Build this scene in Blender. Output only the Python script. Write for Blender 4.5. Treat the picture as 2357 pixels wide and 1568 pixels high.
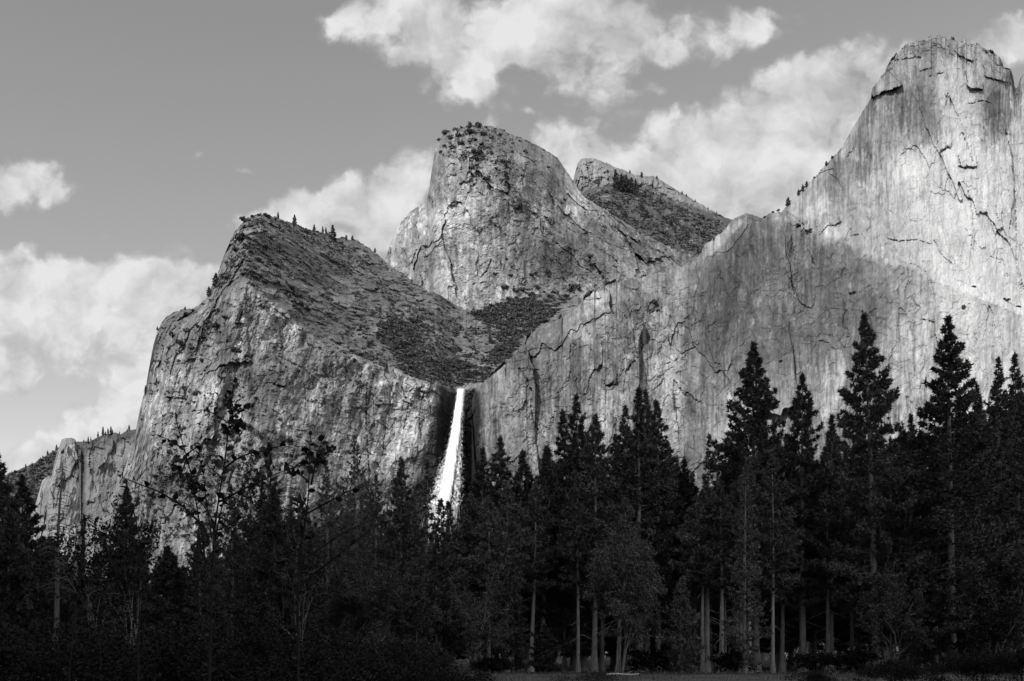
import bpy, math, random
import numpy as np
from mathutils import Vector

# ------------------------------------------------------------------ set-up: camera, sky, sun, exposure
for o in list(bpy.data.objects):
    bpy.data.objects.remove(o)
S = bpy.context.scene
COL = S.collection
CX, CY, F = 1178.5, 1508.0, 2357.0          # principal column, horizon row, focal length (units of the 2357-wide photo)
CAMZ = 2.0

cam = bpy.data.cameras.new('camera')
cam.sensor_width = 36.0
cam.lens = 36.0
cam.shift_y = (CY - 784.0) / F
cam.clip_start = 0.1
cam.clip_end = 40000
co = bpy.data.objects.new('camera', cam)
co.location = (0, 0, CAMZ)
co.rotation_euler = (math.radians(90), 0, 0)
COL.objects.link(co)
S.camera = co

SUN_A, SUN_E = math.radians(38), math.radians(36)   # sun behind the camera, to the left
sd = Vector((-math.sin(SUN_A) * math.cos(SUN_E), -math.cos(SUN_A) * math.cos(SUN_E), math.sin(SUN_E)))
sl = bpy.data.lights.new('sun', 'SUN')
sl.energy = 3.6
sl.angle = math.radians(0.5)
sl.color = (1.0, 0.998, 0.994)
so = bpy.data.objects.new('sun', sl)
so.rotation_euler = sd.to_track_quat('Z', 'Y').to_euler()
so.location = (-300, -300, 700)
COL.objects.link(so)

S.view_settings.view_transform = 'Standard'
S.view_settings.look = 'None'
S.view_settings.exposure = 0.0
S.view_settings.gamma = 1.0
S.cycles.max_bounces = 6
S.cycles.diffuse_bounces = 3
S.cycles.transparent_max_bounces = 24
S.cycles.use_denoising = True


class NT:
    """small node-tree helper"""
    def __init__(s, tree):
        s.t = tree
        s.n = tree.nodes
        s.l = tree.links

    def add(s, typ, **kw):
        nd = s.n.new(typ)
        ins = kw.pop('ins', {})
        for k, v in kw.items():
            setattr(nd, k, v)
        for k, v in ins.items():
            if hasattr(v, 'is_linked') or hasattr(v, 'links'):
                s.l.new(v, nd.inputs[k])
            else:
                nd.inputs[k].default_value = v
        return nd

    def math(s, op, a, b=0.0, c=0.0, clamp=False):
        nd = s.add('ShaderNodeMath', operation=op, use_clamp=clamp, ins={0: a, 1: b, 2: c})
        return nd.outputs[0]

    def ramp(s, x, lo, hi, a=0.0, b=1.0, smooth=True):
        nd = s.add('ShaderNodeMapRange', interpolation_type='SMOOTHSTEP' if smooth else 'LINEAR',
                   ins={0: x, 1: lo, 2: hi, 3: a, 4: b})
        return nd.outputs[0]


def build_world():
    w = bpy.data.worlds.new('World')
    S.world = w
    w.use_nodes = True
    t = NT(w.node_tree)
    t.n.clear()
    out = t.add('ShaderNodeOutputWorld')
    bg = t.add('ShaderNodeBackground')
    t.l.new(bg.outputs[0], out.inputs[0])
    sky = t.add('ShaderNodeTexSky', sky_type='NISHITA')
    sky.sun_disc = False
    sky.sun_elevation = SUN_E
    sky.sun_rotation = math.pi + SUN_A
    sky.altitude = 1200
    sky.air_density = 1.0
    sky.dust_density = 1.0
    bw = t.add('ShaderNodeSeparateColor', ins={0: sky.outputs[0]})
    # panchromatic film behind a light yellow filter
    lum = t.math('ADD', t.math('MULTIPLY', bw.outputs[0], 0.42), t.math('MULTIPLY', bw.outputs[1], 0.50))
    lum = t.math('ADD', lum, t.math('MULTIPLY', bw.outputs[2], 0.08))
    # clouds: real directions on the sky, x/y and z/y of the world direction
    geo = t.add('ShaderNodeTexCoord')
    sep = t.add('ShaderNodeSeparateXYZ', ins={0: geo.outputs['Generated']})
    yy = t.math('MAXIMUM', sep.outputs[1], 0.08)
    u = t.math('DIVIDE', sep.outputs[0], yy)
    v = t.math('DIVIDE', sep.outputs[2], yy)
    p0 = t.add('ShaderNodeCombineXYZ', ins={0: u, 1: v, 2: 0.0}).outputs[0]
    # domain warp
    wn = t.add('ShaderNodeTexNoise', ins={'Vector': p0, 'Scale': 11.0, 'Detail': 5.0, 'Roughness': 0.6})
    wv = t.add('ShaderNodeVectorMath', operation='SUBTRACT', ins={0: wn.outputs['Color'], 1: (0.5, 0.5, 0.5)})
    wv2 = t.add('ShaderNodeVectorMath', operation='MULTIPLY', ins={0: wv.outputs[0], 1: (0.066, 0.042, 0.0)})
    p = t.add('ShaderNodeVectorMath', operation='ADD', ins={0: p0, 1: wv2.outputs[0]}).outputs[0]
    blobs = [  # cx, cy, rx, ry, tilt (deg, up to the right), weight   (photo units)
        (30, 425, 135, 80, -8, .95), (80, 455, 90, 44, -20, .5),
        (90, 672, 260, 92, 0, .9), (330, 665, 200, 92, 3, .9), (440, 640, 80, 42, 0, .8), (200, 640, 180, 50, 0, .7),
        (150, 800, 330, 110, 0, .52), (330, 800, 130, 110, 30, .48), (15, 862, 70, 55, 0, .9), (215, 770, 70, 28, 25, .45),
        (245, 952, 190, 62, 22, 1.0), (110, 1030, 150, 62, 20, 1.0), (330, 890, 90, 60, 30, .8), (60, 1080, 110, 50, 20, .7),
        (1170, 55, 350, 98, 2, 1.05), (1000, 30, 190, 66, 0, .75), (840, 38, 130, 50, 15, .62), (1400, 45, 150, 60, 0, .8),
        (1060, 125, 190, 50, 3, .75), (990, 120, 90, 60, 0, .5), (1250, 120, 150, 45, 0, .5),
        (1570, 92, 250, 66, 10, .72), (1440, 118, 110, 46, 0, .75), (1700, 60, 90, 45, 25, .55),
        (1080, 202, 125, 50, 6, .62), (1110, 190, 60, 34, 20, .3), (990, 185, 40, 18, 20, .4), (1345, 190, 150, 80, -20, .60), (1330, 140, 110, 50, 0, .4),
        (1500, 210, 50, 22, 0, .36), (1210, 262, 42, 20, 0, .36), (1120, 268, 70, 26, 25, .36), (905, 150, 22, 34, -10, .4),
        (1840, 215, 240, 86, 20, .95), (1700, 290, 190, 56, 22, .8), (1960, 195, 150, 80, 5, .8), (1900, 330, 220, 130, 10, .85),
        (1620, 390, 270, 82, 10, .95), (1830, 440, 290, 110, 0, 1.0), (1300, 335, 150, 70, 5, .62), (1500, 305, 150, 64, 15, .56),
        (1430, 385, 200, 60, 0, .85), (1640, 470, 200, 70, 0, .9), (1530, 410, 140, 60, 0, .8),
        (830, 455, 210, 66, 14, 1.0), (930, 410, 120, 60, 15, .8), (680, 490, 160, 44, 10, .8), (950, 365, 70, 32, 30, .5),
        (870, 540, 170, 80, 0, .9), (760, 520, 150, 50, 0, .8),
        (1750, 330, 230, 110, 15, .7), (170, 720, 300, 60, 0, .8),
        (2320, 85, 110, 56, 12, .85), (2400, 130, 120, 80, 0, .6), (240, 540, 46, 16, 0, .34), (50, 580, 60, 26, 20, .45),
        (560, 405, 34, 12, -10, .3), (460, 365, 36, 13, 0, .3),
    ]
    acc = None
    for cx, cy, rx, ry, tilt, wt in blobs:
        m = t.add('ShaderNodeMapping', vector_type='TEXTURE', ins={0: p})
        m.inputs['Location'].default_value = ((cx - CX) / F, (CY - cy) / F, 0)
        m.inputs['Rotation'].default_value = (0, 0, math.radians(tilt))
        m.inputs['Scale'].default_value = (rx / F, ry / F, 1)
        ln = t.add('ShaderNodeVectorMath', operation='LENGTH', ins={0: m.outputs[0]})
        b = t.ramp(ln.outputs['Value'], 1.45, 0.10, 0.0, min(wt * 1.05, 1.0))
        acc = b if acc is None else t.math('SUBTRACT', t.math('ADD', acc, b), t.math('MULTIPLY', acc, b))
    n1 = t.add('ShaderNodeTexNoise', ins={'Vector': p, 'Scale': 13.0, 'Detail': 9.0, 'Roughness': 0.58, 'Distortion': 0.0})
    n2 = t.add('ShaderNodeTexNoise', ins={'Vector': p0, 'Scale': 70.0, 'Detail': 5.0, 'Roughness': 0.6})
    f = t.math('ADD', acc, t.math('MULTIPLY', t.math('SUBTRACT', n1.outputs[0], 0.5), 1.35))
    f = t.math('ADD', f, t.math('MULTIPLY', t.math('SUBTRACT', n2.outputs[0], 0.5), 0.45))
    for sc, am in ((26.0, 0.55), (62.0, 0.30)):      # billows
        vo = t.add('ShaderNodeTexVoronoi', feature='SMOOTH_F1', voronoi_dimensions='2D', ins={'Vector': p, 'Scale': sc, 'Smoothness': 0.35})
        f = t.math('ADD', f, t.math('MULTIPLY', t.math('SUBTRACT', 0.42, vo.outputs['Distance']), am))
    gate = t.ramp(acc, 0.05, 0.30)
    dens = t.math('MULTIPLY', t.ramp(f, 0.20, 0.80), gate)
    dens = t.math('MULTIPLY', dens, t.ramp(sep.outputs[1], 0.08, 0.2))
    # light on the clouds: thick tops bright, thin and lower parts greyer
    up = t.add('ShaderNodeVectorMath', operation='ADD', ins={0: p, 1: (-0.012, 0.022, 0.0)})
    n3 = t.add('ShaderNodeTexNoise', ins={'Vector': up.outputs[0], 'Scale': 13.0, 'Detail': 4.0, 'Roughness': 0.55, 'Distortion': 0.0})
    lit = t.math('SUBTRACT', n1.outputs[0], n3.outputs[0])
    low = t.add('ShaderNodeTexNoise', ins={'Vector': p0, 'Scale': 6.0, 'Detail': 3.0})
    br = t.math('ADD', t.math('MULTIPLY', lit, 1.05), t.math('MULTIPLY', t.math('SUBTRACT', low.outputs[0], 0.5), 0.30))
    br = t.math('ADD', br, t.math('MULTIPLY', dens, 0.16))
    br = t.math('ADD', br, t.math('MULTIPLY', t.math('SUBTRACT', 0.35, v), 0.20))
    br = t.math('ADD', br, 0.53)
    br = t.math('MINIMUM', t.math('MAXIMUM', br, 0.36), 0.80)
    STR = 0.15
    lum = t.math('MULTIPLY', lum, SKYK)
    tot = t.math('ADD', t.math('MULTIPLY', lum, t.math('SUBTRACT', 1.0, dens)),
                 t.math('MULTIPLY', t.math('MULTIPLY', br, dens), 1.0 / STR))
    # unseen bright cloud added overhead and behind the camera, to lift light on the forest
    nb = t.add('ShaderNodeTexNoise', ins={'Vector': geo.outputs['Generated'], 'Scale': 2.6, 'Detail': 6.0, 'Roughness': 0.6})
    db = t.math('MULTIPLY', t.ramp(nb.outputs[0], 0.36, 0.56), t.ramp(sep.outputs[1], 0.30, 0.0))
    tot = t.math('ADD', t.math('MULTIPLY', tot, t.math('SUBTRACT', 1.0, db)), t.math('MULTIPLY', db, 1.25 / STR))
    c = t.add('ShaderNodeCombineColor', ins={0: tot, 1: tot, 2: tot})
    t.l.new(c.outputs[0], bg.inputs[0])
    bg.inputs[1].default_value = STR


SKYK = 1.42
build_world()

rng = np.random.default_rng(7)
random.seed(7)

# ------------------------------------------------------------------ numpy noise
_perm = np.random.default_rng(1).permutation(256).astype(np.int32)
_perm = np.concatenate([_perm, _perm])
_ang = np.random.default_rng(2).random(256) * 2 * np.pi
_gx, _gy = np.cos(_ang).astype(np.float32), np.sin(_ang).astype(np.float32)
_r1 = np.random.default_rng(3).random(256).astype(np.float32)
_r2 = np.random.default_rng(4).random(256).astype(np.float32)
_r3 = np.random.default_rng(5).random(256).astype(np.float32)


def perlin(x, y, seed=0):
    x = np.asarray(x, np.float32) + np.float32(seed * 17.31)
    y = np.asarray(y, np.float32) + np.float32(seed * 9.77)
    xi = np.floor(x).astype(np.int32)
    yi = np.floor(y).astype(np.int32)
    fx = x - xi
    fy = y - yi
    ux = fx * fx * fx * (fx * (fx * 6 - 15) + 10)
    uy = fy * fy * fy * (fy * (fy * 6 - 15) + 10)

    def g(ix, iy, dx, dy):
        h = _perm[_perm[ix & 255] + (iy & 255)]
        return _gx[h] * dx + _gy[h] * dy
    a = g(xi, yi, fx, fy)
    b = g(xi + 1, yi, fx - 1, fy)
    c = g(xi, yi + 1, fx, fy - 1)
    d = g(xi + 1, yi + 1, fx - 1, fy - 1)
    return ((a + (b - a) * ux) * (1 - uy) + (c + (d - c) * ux) * uy) * 1.5


def fbm(x, y, octs=5, seed=0, gain=0.5):
    a, s, n = 1.0, 0.0, 0.0
    for k in range(octs):
        s = s + a * perlin(x * 2 ** k, y * 2 ** k, seed + k * 3)
        n += a
        a *= gain
    return s / n


def ridged(x, y, octs=4, seed=0):
    a, s, n = 1.0, 0.0, 0.0
    for k in range(octs):
        s = s + a * (1 - np.abs(perlin(x * 2 ** k, y * 2 ** k, seed + k * 5)) * 2)
        n += a
        a *= 0.55
    return s / n


def worley(x, y, seed=0):
    """returns F1, F2 and a random value of the nearest cell"""
    x = np.asarray(x, np.float32) + np.float32(seed * 13.7)
    y = np.asarray(y, np.float32) + np.float32(seed * 7.3)
    xi = np.floor(x).astype(np.int32)
    yi = np.floor(y).astype(np.int32)
    f1 = np.full(x.shape, 9.0, np.float32)
    f2 = np.full(x.shape, 9.0, np.float32)
    idv = np.zeros(x.shape, np.float32)
    for dx in (-1, 0, 1):
        for dy in (-1, 0, 1):
            h = _perm[_perm[(xi + dx) & 255] + ((yi + dy) & 255)]
            d = np.hypot(xi + dx + _r1[h] - x, yi + dy + _r2[h] - y)
            n = d < f1
            f2 = np.where(n, f1, np.minimum(f2, d))
            idv = np.where(n, _r3[h], idv)
            f1 = np.where(n, d, f1)
    return f1, f2, idv


def sstep(a, b, x):
    t = np.clip((x - a) / (b - a), 0, 1)
    return t * t * (3 - 2 * t)


def blob(px, py, cx, cy, rx, ry, rot=0):
    c, s = math.cos(math.radians(rot)), math.sin(math.radians(rot))
    dx, dy = px - cx, py - cy
    a, b = dx * c - dy * s, dx * s + dy * c
    return np.exp(-((a / rx) ** 2 + (b / ry) ** 2))


def band(v, w=.16):
    """push smooth noise towards two tones"""
    return np.tanh(v / w)


def facets(X, Z, w, h, seed, tilt, step=0.0, warp=.35):
    """jointed stone: warped cells, each a plane of its own tilt; returns depth and a tone per face"""
    u = X / w + warp * fbm(X / w * 1.6, Z / h * 1.6, 4, seed + 1, .6)
    v = Z / h + warp * fbm(X / w * 1.6, Z / h * 1.6, 4, seed + 2, .6)
    u = (u + seed * 13.7).astype(np.float32)
    v = (v + seed * 7.3).astype(np.float32)
    xi = np.floor(u).astype(np.int32)
    yi = np.floor(v).astype(np.int32)
    f1 = np.full(u.shape, 9.0, np.float32)
    bx, by, bh = f1.copy(), f1.copy(), np.zeros(u.shape, np.int32)
    for dx in (-1, 0, 1):
        for dy in (-1, 0, 1):
            hh = _perm[_perm[(xi + dx) & 255] + ((yi + dy) & 255)]
            ex = u - (xi + dx + _r1[hh])
            ey = v - (yi + dy + _r2[hh])
            d = np.hypot(ex, ey)
            n = d < f1
            f1 = np.where(n, d, f1)
            bx = np.where(n, ex, bx)
            by = np.where(n, ey, by)
            bh = np.where(n, hh, bh)
    r1, r2, r3 = _r3[bh], _r3[(bh + 57) & 255], _r3[(bh + 131) & 255]
    return (r1 - .5) * 2 * tilt * bx * w + (r2 - .5) * 1.4 * tilt * by * h + (r3 - .5) * step, r3 - .5


def terrace(n, k, seed=0, sharp=.05):
    """sheets of exfoliating stone: contour steps of a smooth noise, and a tone for each sheet"""
    v = n * k + 50
    lev = np.floor(v)
    fr = v - lev
    t = sstep(.5 - sharp, .5 + sharp, fr)
    i = lev.astype(np.int32)
    a, b = _r3[(i * 37 + seed) & 255], _r3[((i + 1) * 37 + seed) & 255]
    return lev + t - 50, a + (b - a) * t - .5


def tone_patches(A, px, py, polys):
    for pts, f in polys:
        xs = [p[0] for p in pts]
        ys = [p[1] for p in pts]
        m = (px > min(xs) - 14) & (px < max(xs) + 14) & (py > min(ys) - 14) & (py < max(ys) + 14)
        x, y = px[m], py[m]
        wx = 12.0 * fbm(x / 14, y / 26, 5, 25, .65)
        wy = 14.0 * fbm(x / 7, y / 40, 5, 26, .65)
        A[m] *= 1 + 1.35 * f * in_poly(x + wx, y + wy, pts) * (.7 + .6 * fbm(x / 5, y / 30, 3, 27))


def seg_dist(px, py, pts):
    """distance to a polyline (photo units), only evaluated near it"""
    d = np.full(px.shape, 1e6, np.float32)
    for (x0, y0), (x1, y1) in zip(pts[:-1], pts[1:]):
        vx, vy = x1 - x0, y1 - y0
        L = vx * vx + vy * vy + 1e-9
        t = np.clip(((px - x0) * vx + (py - y0) * vy) / L, 0, 1)
        d = np.minimum(d, np.hypot(px - x0 - t * vx, py - y0 - t * vy))
    return d


def in_poly(px, py, pts):
    ins = np.zeros(px.shape, bool)
    n = len(pts)
    for i in range(n):
        x0, y0 = pts[i]
        x1, y1 = pts[(i + 1) % n]
        if y0 == y1:
            continue
        c = ((y0 > py) != (y1 > py)) & (px < (x1 - x0) * (py - y0) / (y1 - y0) + x0)
        ins ^= c
    return ins


# ------------------------------------------------------------------ mesh helpers
def link_mesh(name, V, Fq=None, Ft=None, mat=None, parent=None, alb=None, smooth=False):
    me = bpy.data.meshes.new(name)
    V = np.asarray(V, np.float32).reshape(-1, 3)
    loops, starts, tot = [], [], 0
    if Fq is not None and len(Fq):
        q = np.asarray(Fq, np.int32).reshape(-1, 4)
        loops.append(q.ravel())
        starts.append(np.arange(len(q), dtype=np.int32) * 4)
        tot = len(q) * 4
    if Ft is not None and len(Ft):
        q = np.asarray(Ft, np.int32).reshape(-1, 3)
        loops.append(q.ravel())
        starts.append(tot + np.arange(len(q), dtype=np.int32) * 3)
    loops = np.concatenate(loops)
    starts = np.concatenate(starts)
    me.vertices.add(len(V))
    me.vertices.foreach_set('co', V.ravel())
    me.loops.add(len(loops))
    me.loops.foreach_set('vertex_index', loops)
    me.polygons.add(len(starts))
    me.polygons.foreach_set('loop_start', starts)
    me.polygons.foreach_set('use_smooth', np.full(len(starts), smooth))
    if alb is not None:
        at = me.attributes.new('albedo', 'FLOAT', 'POINT')
        at.data.foreach_set('value', np.asarray(alb, np.float32).ravel())
    me.update(calc_edges=True)
    if mat:
        me.materials.append(mat)
    o = bpy.data.objects.new(name, me)
    COL.objects.link(o)
    if parent:
        o.parent = parent
    return o


def struct(o, kind='structure'):
    o['kind'] = kind
    return o


def tag(o, label, cat, group=None):
    o['label'] = label
    o['category'] = cat
    if group:
        o['group'] = group
    return o


def empty(name, loc=(0, 0, 0), rz=0.0):
    o = bpy.data.objects.new(name, None)
    o.location = loc
    o.rotation_euler = (0, 0, rz)
    o.empty_display_size = 0.5
    COL.objects.link(o)
    return o


def copy_tree(root):
    r = root.copy()
    COL.objects.link(r)
    for ch in root.children:
        c = ch.copy()
        COL.objects.link(c)
        c.parent = r
    return r


def W(px, py, Y):
    return np.stack([(px - CX) / F * Y, Y + 0 * px, (CY - py) / F * Y + CAMZ], -1)


def wpt(px, py, Y):
    return ((px - CX) / F * Y, Y, (CY - py) / F * Y + CAMZ)


# ------------------------------------------------------------------ materials (black-and-white world)
def new_mat(name):
    m = bpy.data.materials.new(name)
    m.use_nodes = True
    t = NT(m.node_tree)
    b = m.node_tree.nodes['Principled BSDF']
    b.inputs['Roughness'].default_value = 0.9
    b.inputs['Specular IOR Level'].default_value = 0.15
    return m, t, b


def grey(t, v):
    return t.add('ShaderNodeCombineColor', ins={0: v, 1: v, 2: v}).outputs[0]


def rock_mat(name, grain=0.16):
    m, t, b = new_mat(name)
    a = t.add('ShaderNodeAttribute', attribute_name='albedo')
    g = t.add('ShaderNodeNewGeometry')
    n = t.add('ShaderNodeTexNoise', ins={'Vector': g.outputs['Position'], 'Scale': 0.55, 'Detail': 3.0, 'Roughness': 0.7})
    k = t.ramp(n.outputs[0], 0.25, 0.75, 1 - grain, 1 + grain, False)
    v = t.math('MULTIPLY', a.outputs['Fac'], k)
    t.l.new(grey(t, v), b.inputs['Base Color'])
    b.inputs['Specular IOR Level'].default_value = 0.08
    return m


def leaf_mat(name, lo, hi, spec=0.15, trans=0.0):
    m, t, b = new_mat(name)
    g = t.add('ShaderNodeNewGeometry')
    n = t.add('ShaderNodeTexNoise', ins={'Vector': g.outputs['Position'], 'Scale': 0.45, 'Detail': 2.0})
    r = t.math('ADD', t.math('MULTIPLY', g.outputs['Random Per Island'], 0.6), t.math('MULTIPLY', n.outputs[0], 0.4))
    oi = t.add('ShaderNodeObjectInfo')
    k = t.ramp(oi.outputs['Random'], 0, 1, 0.78, 1.22, False)
    v = t.math('MULTIPLY', t.ramp(r, 0.1, 0.9, lo, hi, False), k)
    t.l.new(grey(t, v), b.inputs['Base Color'])
    b.inputs['Roughness'].default_value = 0.6
    b.inputs['Specular IOR Level'].default_value = spec
    return m


def bark_mat(name, lo, hi, scale=2.0, zs=0.22):
    m, t, b = new_mat(name)
    tc = t.add('ShaderNodeTexCoord')
    mp = t.add('ShaderNodeMapping', ins={0: tc.outputs['Object']})
    mp.inputs['Scale'].default_value = (1, 1, zs)
    n = t.add('ShaderNodeTexNoise', ins={'Vector': mp.outputs[0], 'Scale': scale * 3, 'Detail': 4.0, 'Roughness': 0.7})
    n2 = t.add('ShaderNodeTexNoise', ins={'Vector': tc.outputs['Object'], 'Scale': 0.5, 'Detail': 2.0})
    r = t.math('ADD', t.math('MULTIPLY', n.outputs[0], 0.65), t.math('MULTIPLY', n2.outputs[0], 0.35))
    v = t.ramp(r, 0.35, 0.65, lo, hi, False)
    t.l.new(grey(t, v), b.inputs['Base Color'])
    bp = t.add('ShaderNodeBump', ins={'Height': n.outputs[0], 'Strength': 0.6, 'Distance': 0.05})
    t.l.new(bp.outputs[0], b.inputs['Normal'])
    return m


M_GRANITE = rock_mat('granite')
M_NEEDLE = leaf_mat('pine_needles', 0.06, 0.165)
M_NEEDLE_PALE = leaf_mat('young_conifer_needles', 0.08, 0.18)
M_FOLIAGE_SHADED = leaf_mat('shade_toned_foliage', 0.028, 0.075)  # darker copy of the foliage: deeper shade put into the colour
M_OAK = leaf_mat('broadleaf_foliage', 0.055, 0.135)
M_SHRUB = leaf_mat('chaparral_leaves', 0.075, 0.15)
M_FIR = leaf_mat('far_conifer_needles', 0.06, 0.12)
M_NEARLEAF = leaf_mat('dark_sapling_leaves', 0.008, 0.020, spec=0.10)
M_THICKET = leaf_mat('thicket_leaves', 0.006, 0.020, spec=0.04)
M_BARK = bark_mat('pine_bark', 0.10, 0.30)
M_BARKP = bark_mat('pale_pine_bark', 0.20, 0.48)
M_TWIG = bark_mat('sapling_bark', 0.010, 0.028, 20, 0.3)
M_DEADWOOD = bark_mat('dead_wood', 0.06, 0.14)
M_LOG = bark_mat('bleached_wood', 0.35, 0.6)


# ------------------------------------------------------------------ cliffs
class Cliff:
    """A rock mass: columns follow the skyline, every vertex has its own distance.
    `sil` skyline points, `yb` lowest row, `depth(px,py,top)` smooth distance in metres."""
    def __init__(s, name, sil, yb, x0, x1, step, rough, seed):
        s.name = name
        s.xs = np.arange(x0, x1 + step * .5, step).astype(np.float32)
        sx = np.array([p[0] for p in sil], np.float32)
        sy = np.array([p[1] for p in sil], np.float32)
        s.top = np.interp(s.xs, sx, sy)
        s.top = s.top + rough * fbm(s.xs / 22, s.xs * 0 + seed, 5, seed, 0.62) * 1.4
        # blocky notches
        _, _, idv = worley(s.xs / 9, s.xs * 0 + seed * 1.7, seed)
        s.top = s.top + (idv - .5) * rough * 0.9
        if name == 'granite_massif':
            k = sstep(2020, 2060, s.xs) * sstep(2350, 2330, s.xs)
            _, _, i2 = worley(s.xs / 15, s.xs * 0 + 2, 3)
            k2 = sstep(1720, 1640, s.xs) * sstep(1100, 1150, s.xs)
            _, _, i3 = worley(s.xs / 24, s.xs * 0 + 5, 4)
            s.top = s.top + k2 * ((i3 - .5) * 15 + 9 * fbm(s.xs / 30, s.xs * 0, 4, 78))
            s.top = s.top + k * ((i2 - .5) * 13 + 4 * fbm(s.xs / 14, s.xs * 0, 3, 77))
        s.top = s.top.astype(np.float32)
        h = yb - s.top.min()
        s.nr = int(h / step)
        s.t = np.linspace(0, 1, s.nr).astype(np.float32)
        s.PX = np.repeat(s.xs[None, :], s.nr, 0)
        s.PY = yb + (s.top[None, :] - yb) * s.t[:, None]
        s.yb = yb

    def below(s):
        return s.PY - s.top[None, :]

    def depth_at(s, px, py):
        i = np.clip(np.searchsorted(s.xs, px), 0, len(s.xs) - 1)
        t = (py - s.yb) / (s.top[i] - s.yb)
        j = np.clip((t * (s.nr - 1)).astype(int), 0, s.nr - 1)
        return s.Y[j, i], s.top[i]

    def build(s, Y, alb, mat, back=300.0):
        s.Y = Y.astype(np.float32)
        P = W(s.PX, s.PY, s.Y)
        rows = [P[r] for r in range(s.nr)]
        base = P[0].copy()
        base[:, 2] = -3
        rows.insert(0, base)
        a_rows = [alb[0]] + [alb[r] for r in range(s.nr)]
        tp = P[-1]
        for d, dz in ((.06, .012), (.22, .10), (.6, .45), (1.0, 1.2)):   # the far side of the ridge
            r = tp.copy()
            k = (tp[:, 1] + back * d) / tp[:, 1]
            r[:, 0] = tp[:, 0] * k
            r[:, 1] = tp[:, 1] + back * d
            r[:, 2] = tp[:, 2] * k - back * dz - back * d * (tp[:, 2] / tp[:, 1]) * 1.0
            r[:, 2] = np.maximum(r[:, 2], -3)
            rows.append(r)
            a_rows.append(alb[-1])
        V = np.stack(rows, 0)
        A = np.stack(a_rows, 0)
        nr, nc = V.shape[:2]
        idx = np.arange(nr * nc).reshape(nr, nc)
        q = np.stack([idx[:-1, :-1], idx[:-1, 1:], idx[1:, 1:], idx[1:, :-1]], -1)
        o = link_mesh(s.name, V.reshape(-1, 3), q.reshape(-1, 4), mat=mat, alb=A.reshape(-1))
        return struct(o)


def carve(Y, A, px, py, lines, dark=0.32):
    for pts, w, dep in lines:
        xs = [p[0] for p in pts]
        ys = [p[1] for p in pts]
        m = (px > min(xs) - 4 * w) & (px < max(xs) + 4 * w) & (py > min(ys) - 4 * w) & (py < max(ys) + 4 * w)
        if not m.any():
            continue
        x, y = px[m], py[m]
        wob = 3 * fbm(x / 16, y / 16, 4, 5, .65)
        wo2 = 3 * fbm(x / 16, y / 16, 4, 15, .65)
        d = seg_dist(x + wob, y + wo2, pts)
        ww = w * (0.75 + 0.7 * fbm(x / 14, y / 14, 2, 8))
        g = np.exp(-(d / np.maximum(ww, .4)) ** 2) * sstep(-.28, .05, fbm(x / 11, y / 11, 3, 14))
        Y[m] += .8 * dep * g
        A[m] *= 1 - dark * g


def plates(Y, px, py, polys):
    for pts, h in polys:
        xs = [p[0] for p in pts]
        ys = [p[1] for p in pts]
        m = (px > min(xs) - 6) & (px < max(xs) + 6) & (py > min(ys) - 6) & (py < max(ys) + 6)
        x, y = px[m], py[m]
        wx = 3.0 * fbm(x / 12, y / 12, 3, 21)
        wy = 3.0 * fbm(x / 12, y / 12, 3, 22)
        ins = in_poly(x + wx, y + wy, pts)
        Y[m] -= h * ins


def streaks(X, Z, seed, w=5.0, h=90.0):
    """vertical water stains, in metres"""
    wob = 3.0 * fbm(X / 60, Z / 60, 3, seed + 40)
    a = fbm((X + wob) / w, Z / h, 4, seed, 0.6)
    b = fbm((X + wob) / (w * 3.2), Z / (h * 2.0), 3, seed + 11, 0.55)
    return a, b


# ---- right massif with its summit block
SIL_R = [(1086, 902), (1100, 887), (1112, 882), (1135, 860), (1160, 838), (1180, 822), (1196, 800), (1210, 780), (1232, 760), (1255, 748),
         (1280, 738), (1300, 726), (1325, 700), (1345, 686), (1362, 672), (1380, 662), (1400, 652), (1430, 645), (1460, 642),
         (1500, 630), (1530, 622), (1560, 612), (1590, 600), (1605, 585), (1622, 566), (1650, 545), (1668, 526),
         (1684, 508), (1700, 497), (1718, 490), (1735, 496), (1752, 503), (1768, 492), (1785, 488), (1800, 486), (1815, 468),
         (1832, 450), (1858, 424), (1882, 402), (1908, 370), (1932, 346), (1950, 318), (1966, 290), (1985, 258), (2004, 230),
         (2007, 206), (2018, 190), (2036, 168), (2044, 150), (2052, 138), (2066, 126), (2080, 108), (2100, 97), (2122, 99),
         (2134, 94), (2140, 86), (2164, 84), (2180, 88), (2196, 90), (2204, 98), (2218, 92), (2223, 90), (2226, 104), (2240, 101),
         (2252, 103), (2268, 118), (2280, 120), (2300, 132), (2310, 150), (2326, 154), (2332, 168), (2335, 196), (2340, 200),
         (2346, 186), (2357, 172), (2380, 150), (2420, 140), (2600, 170)]


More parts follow.
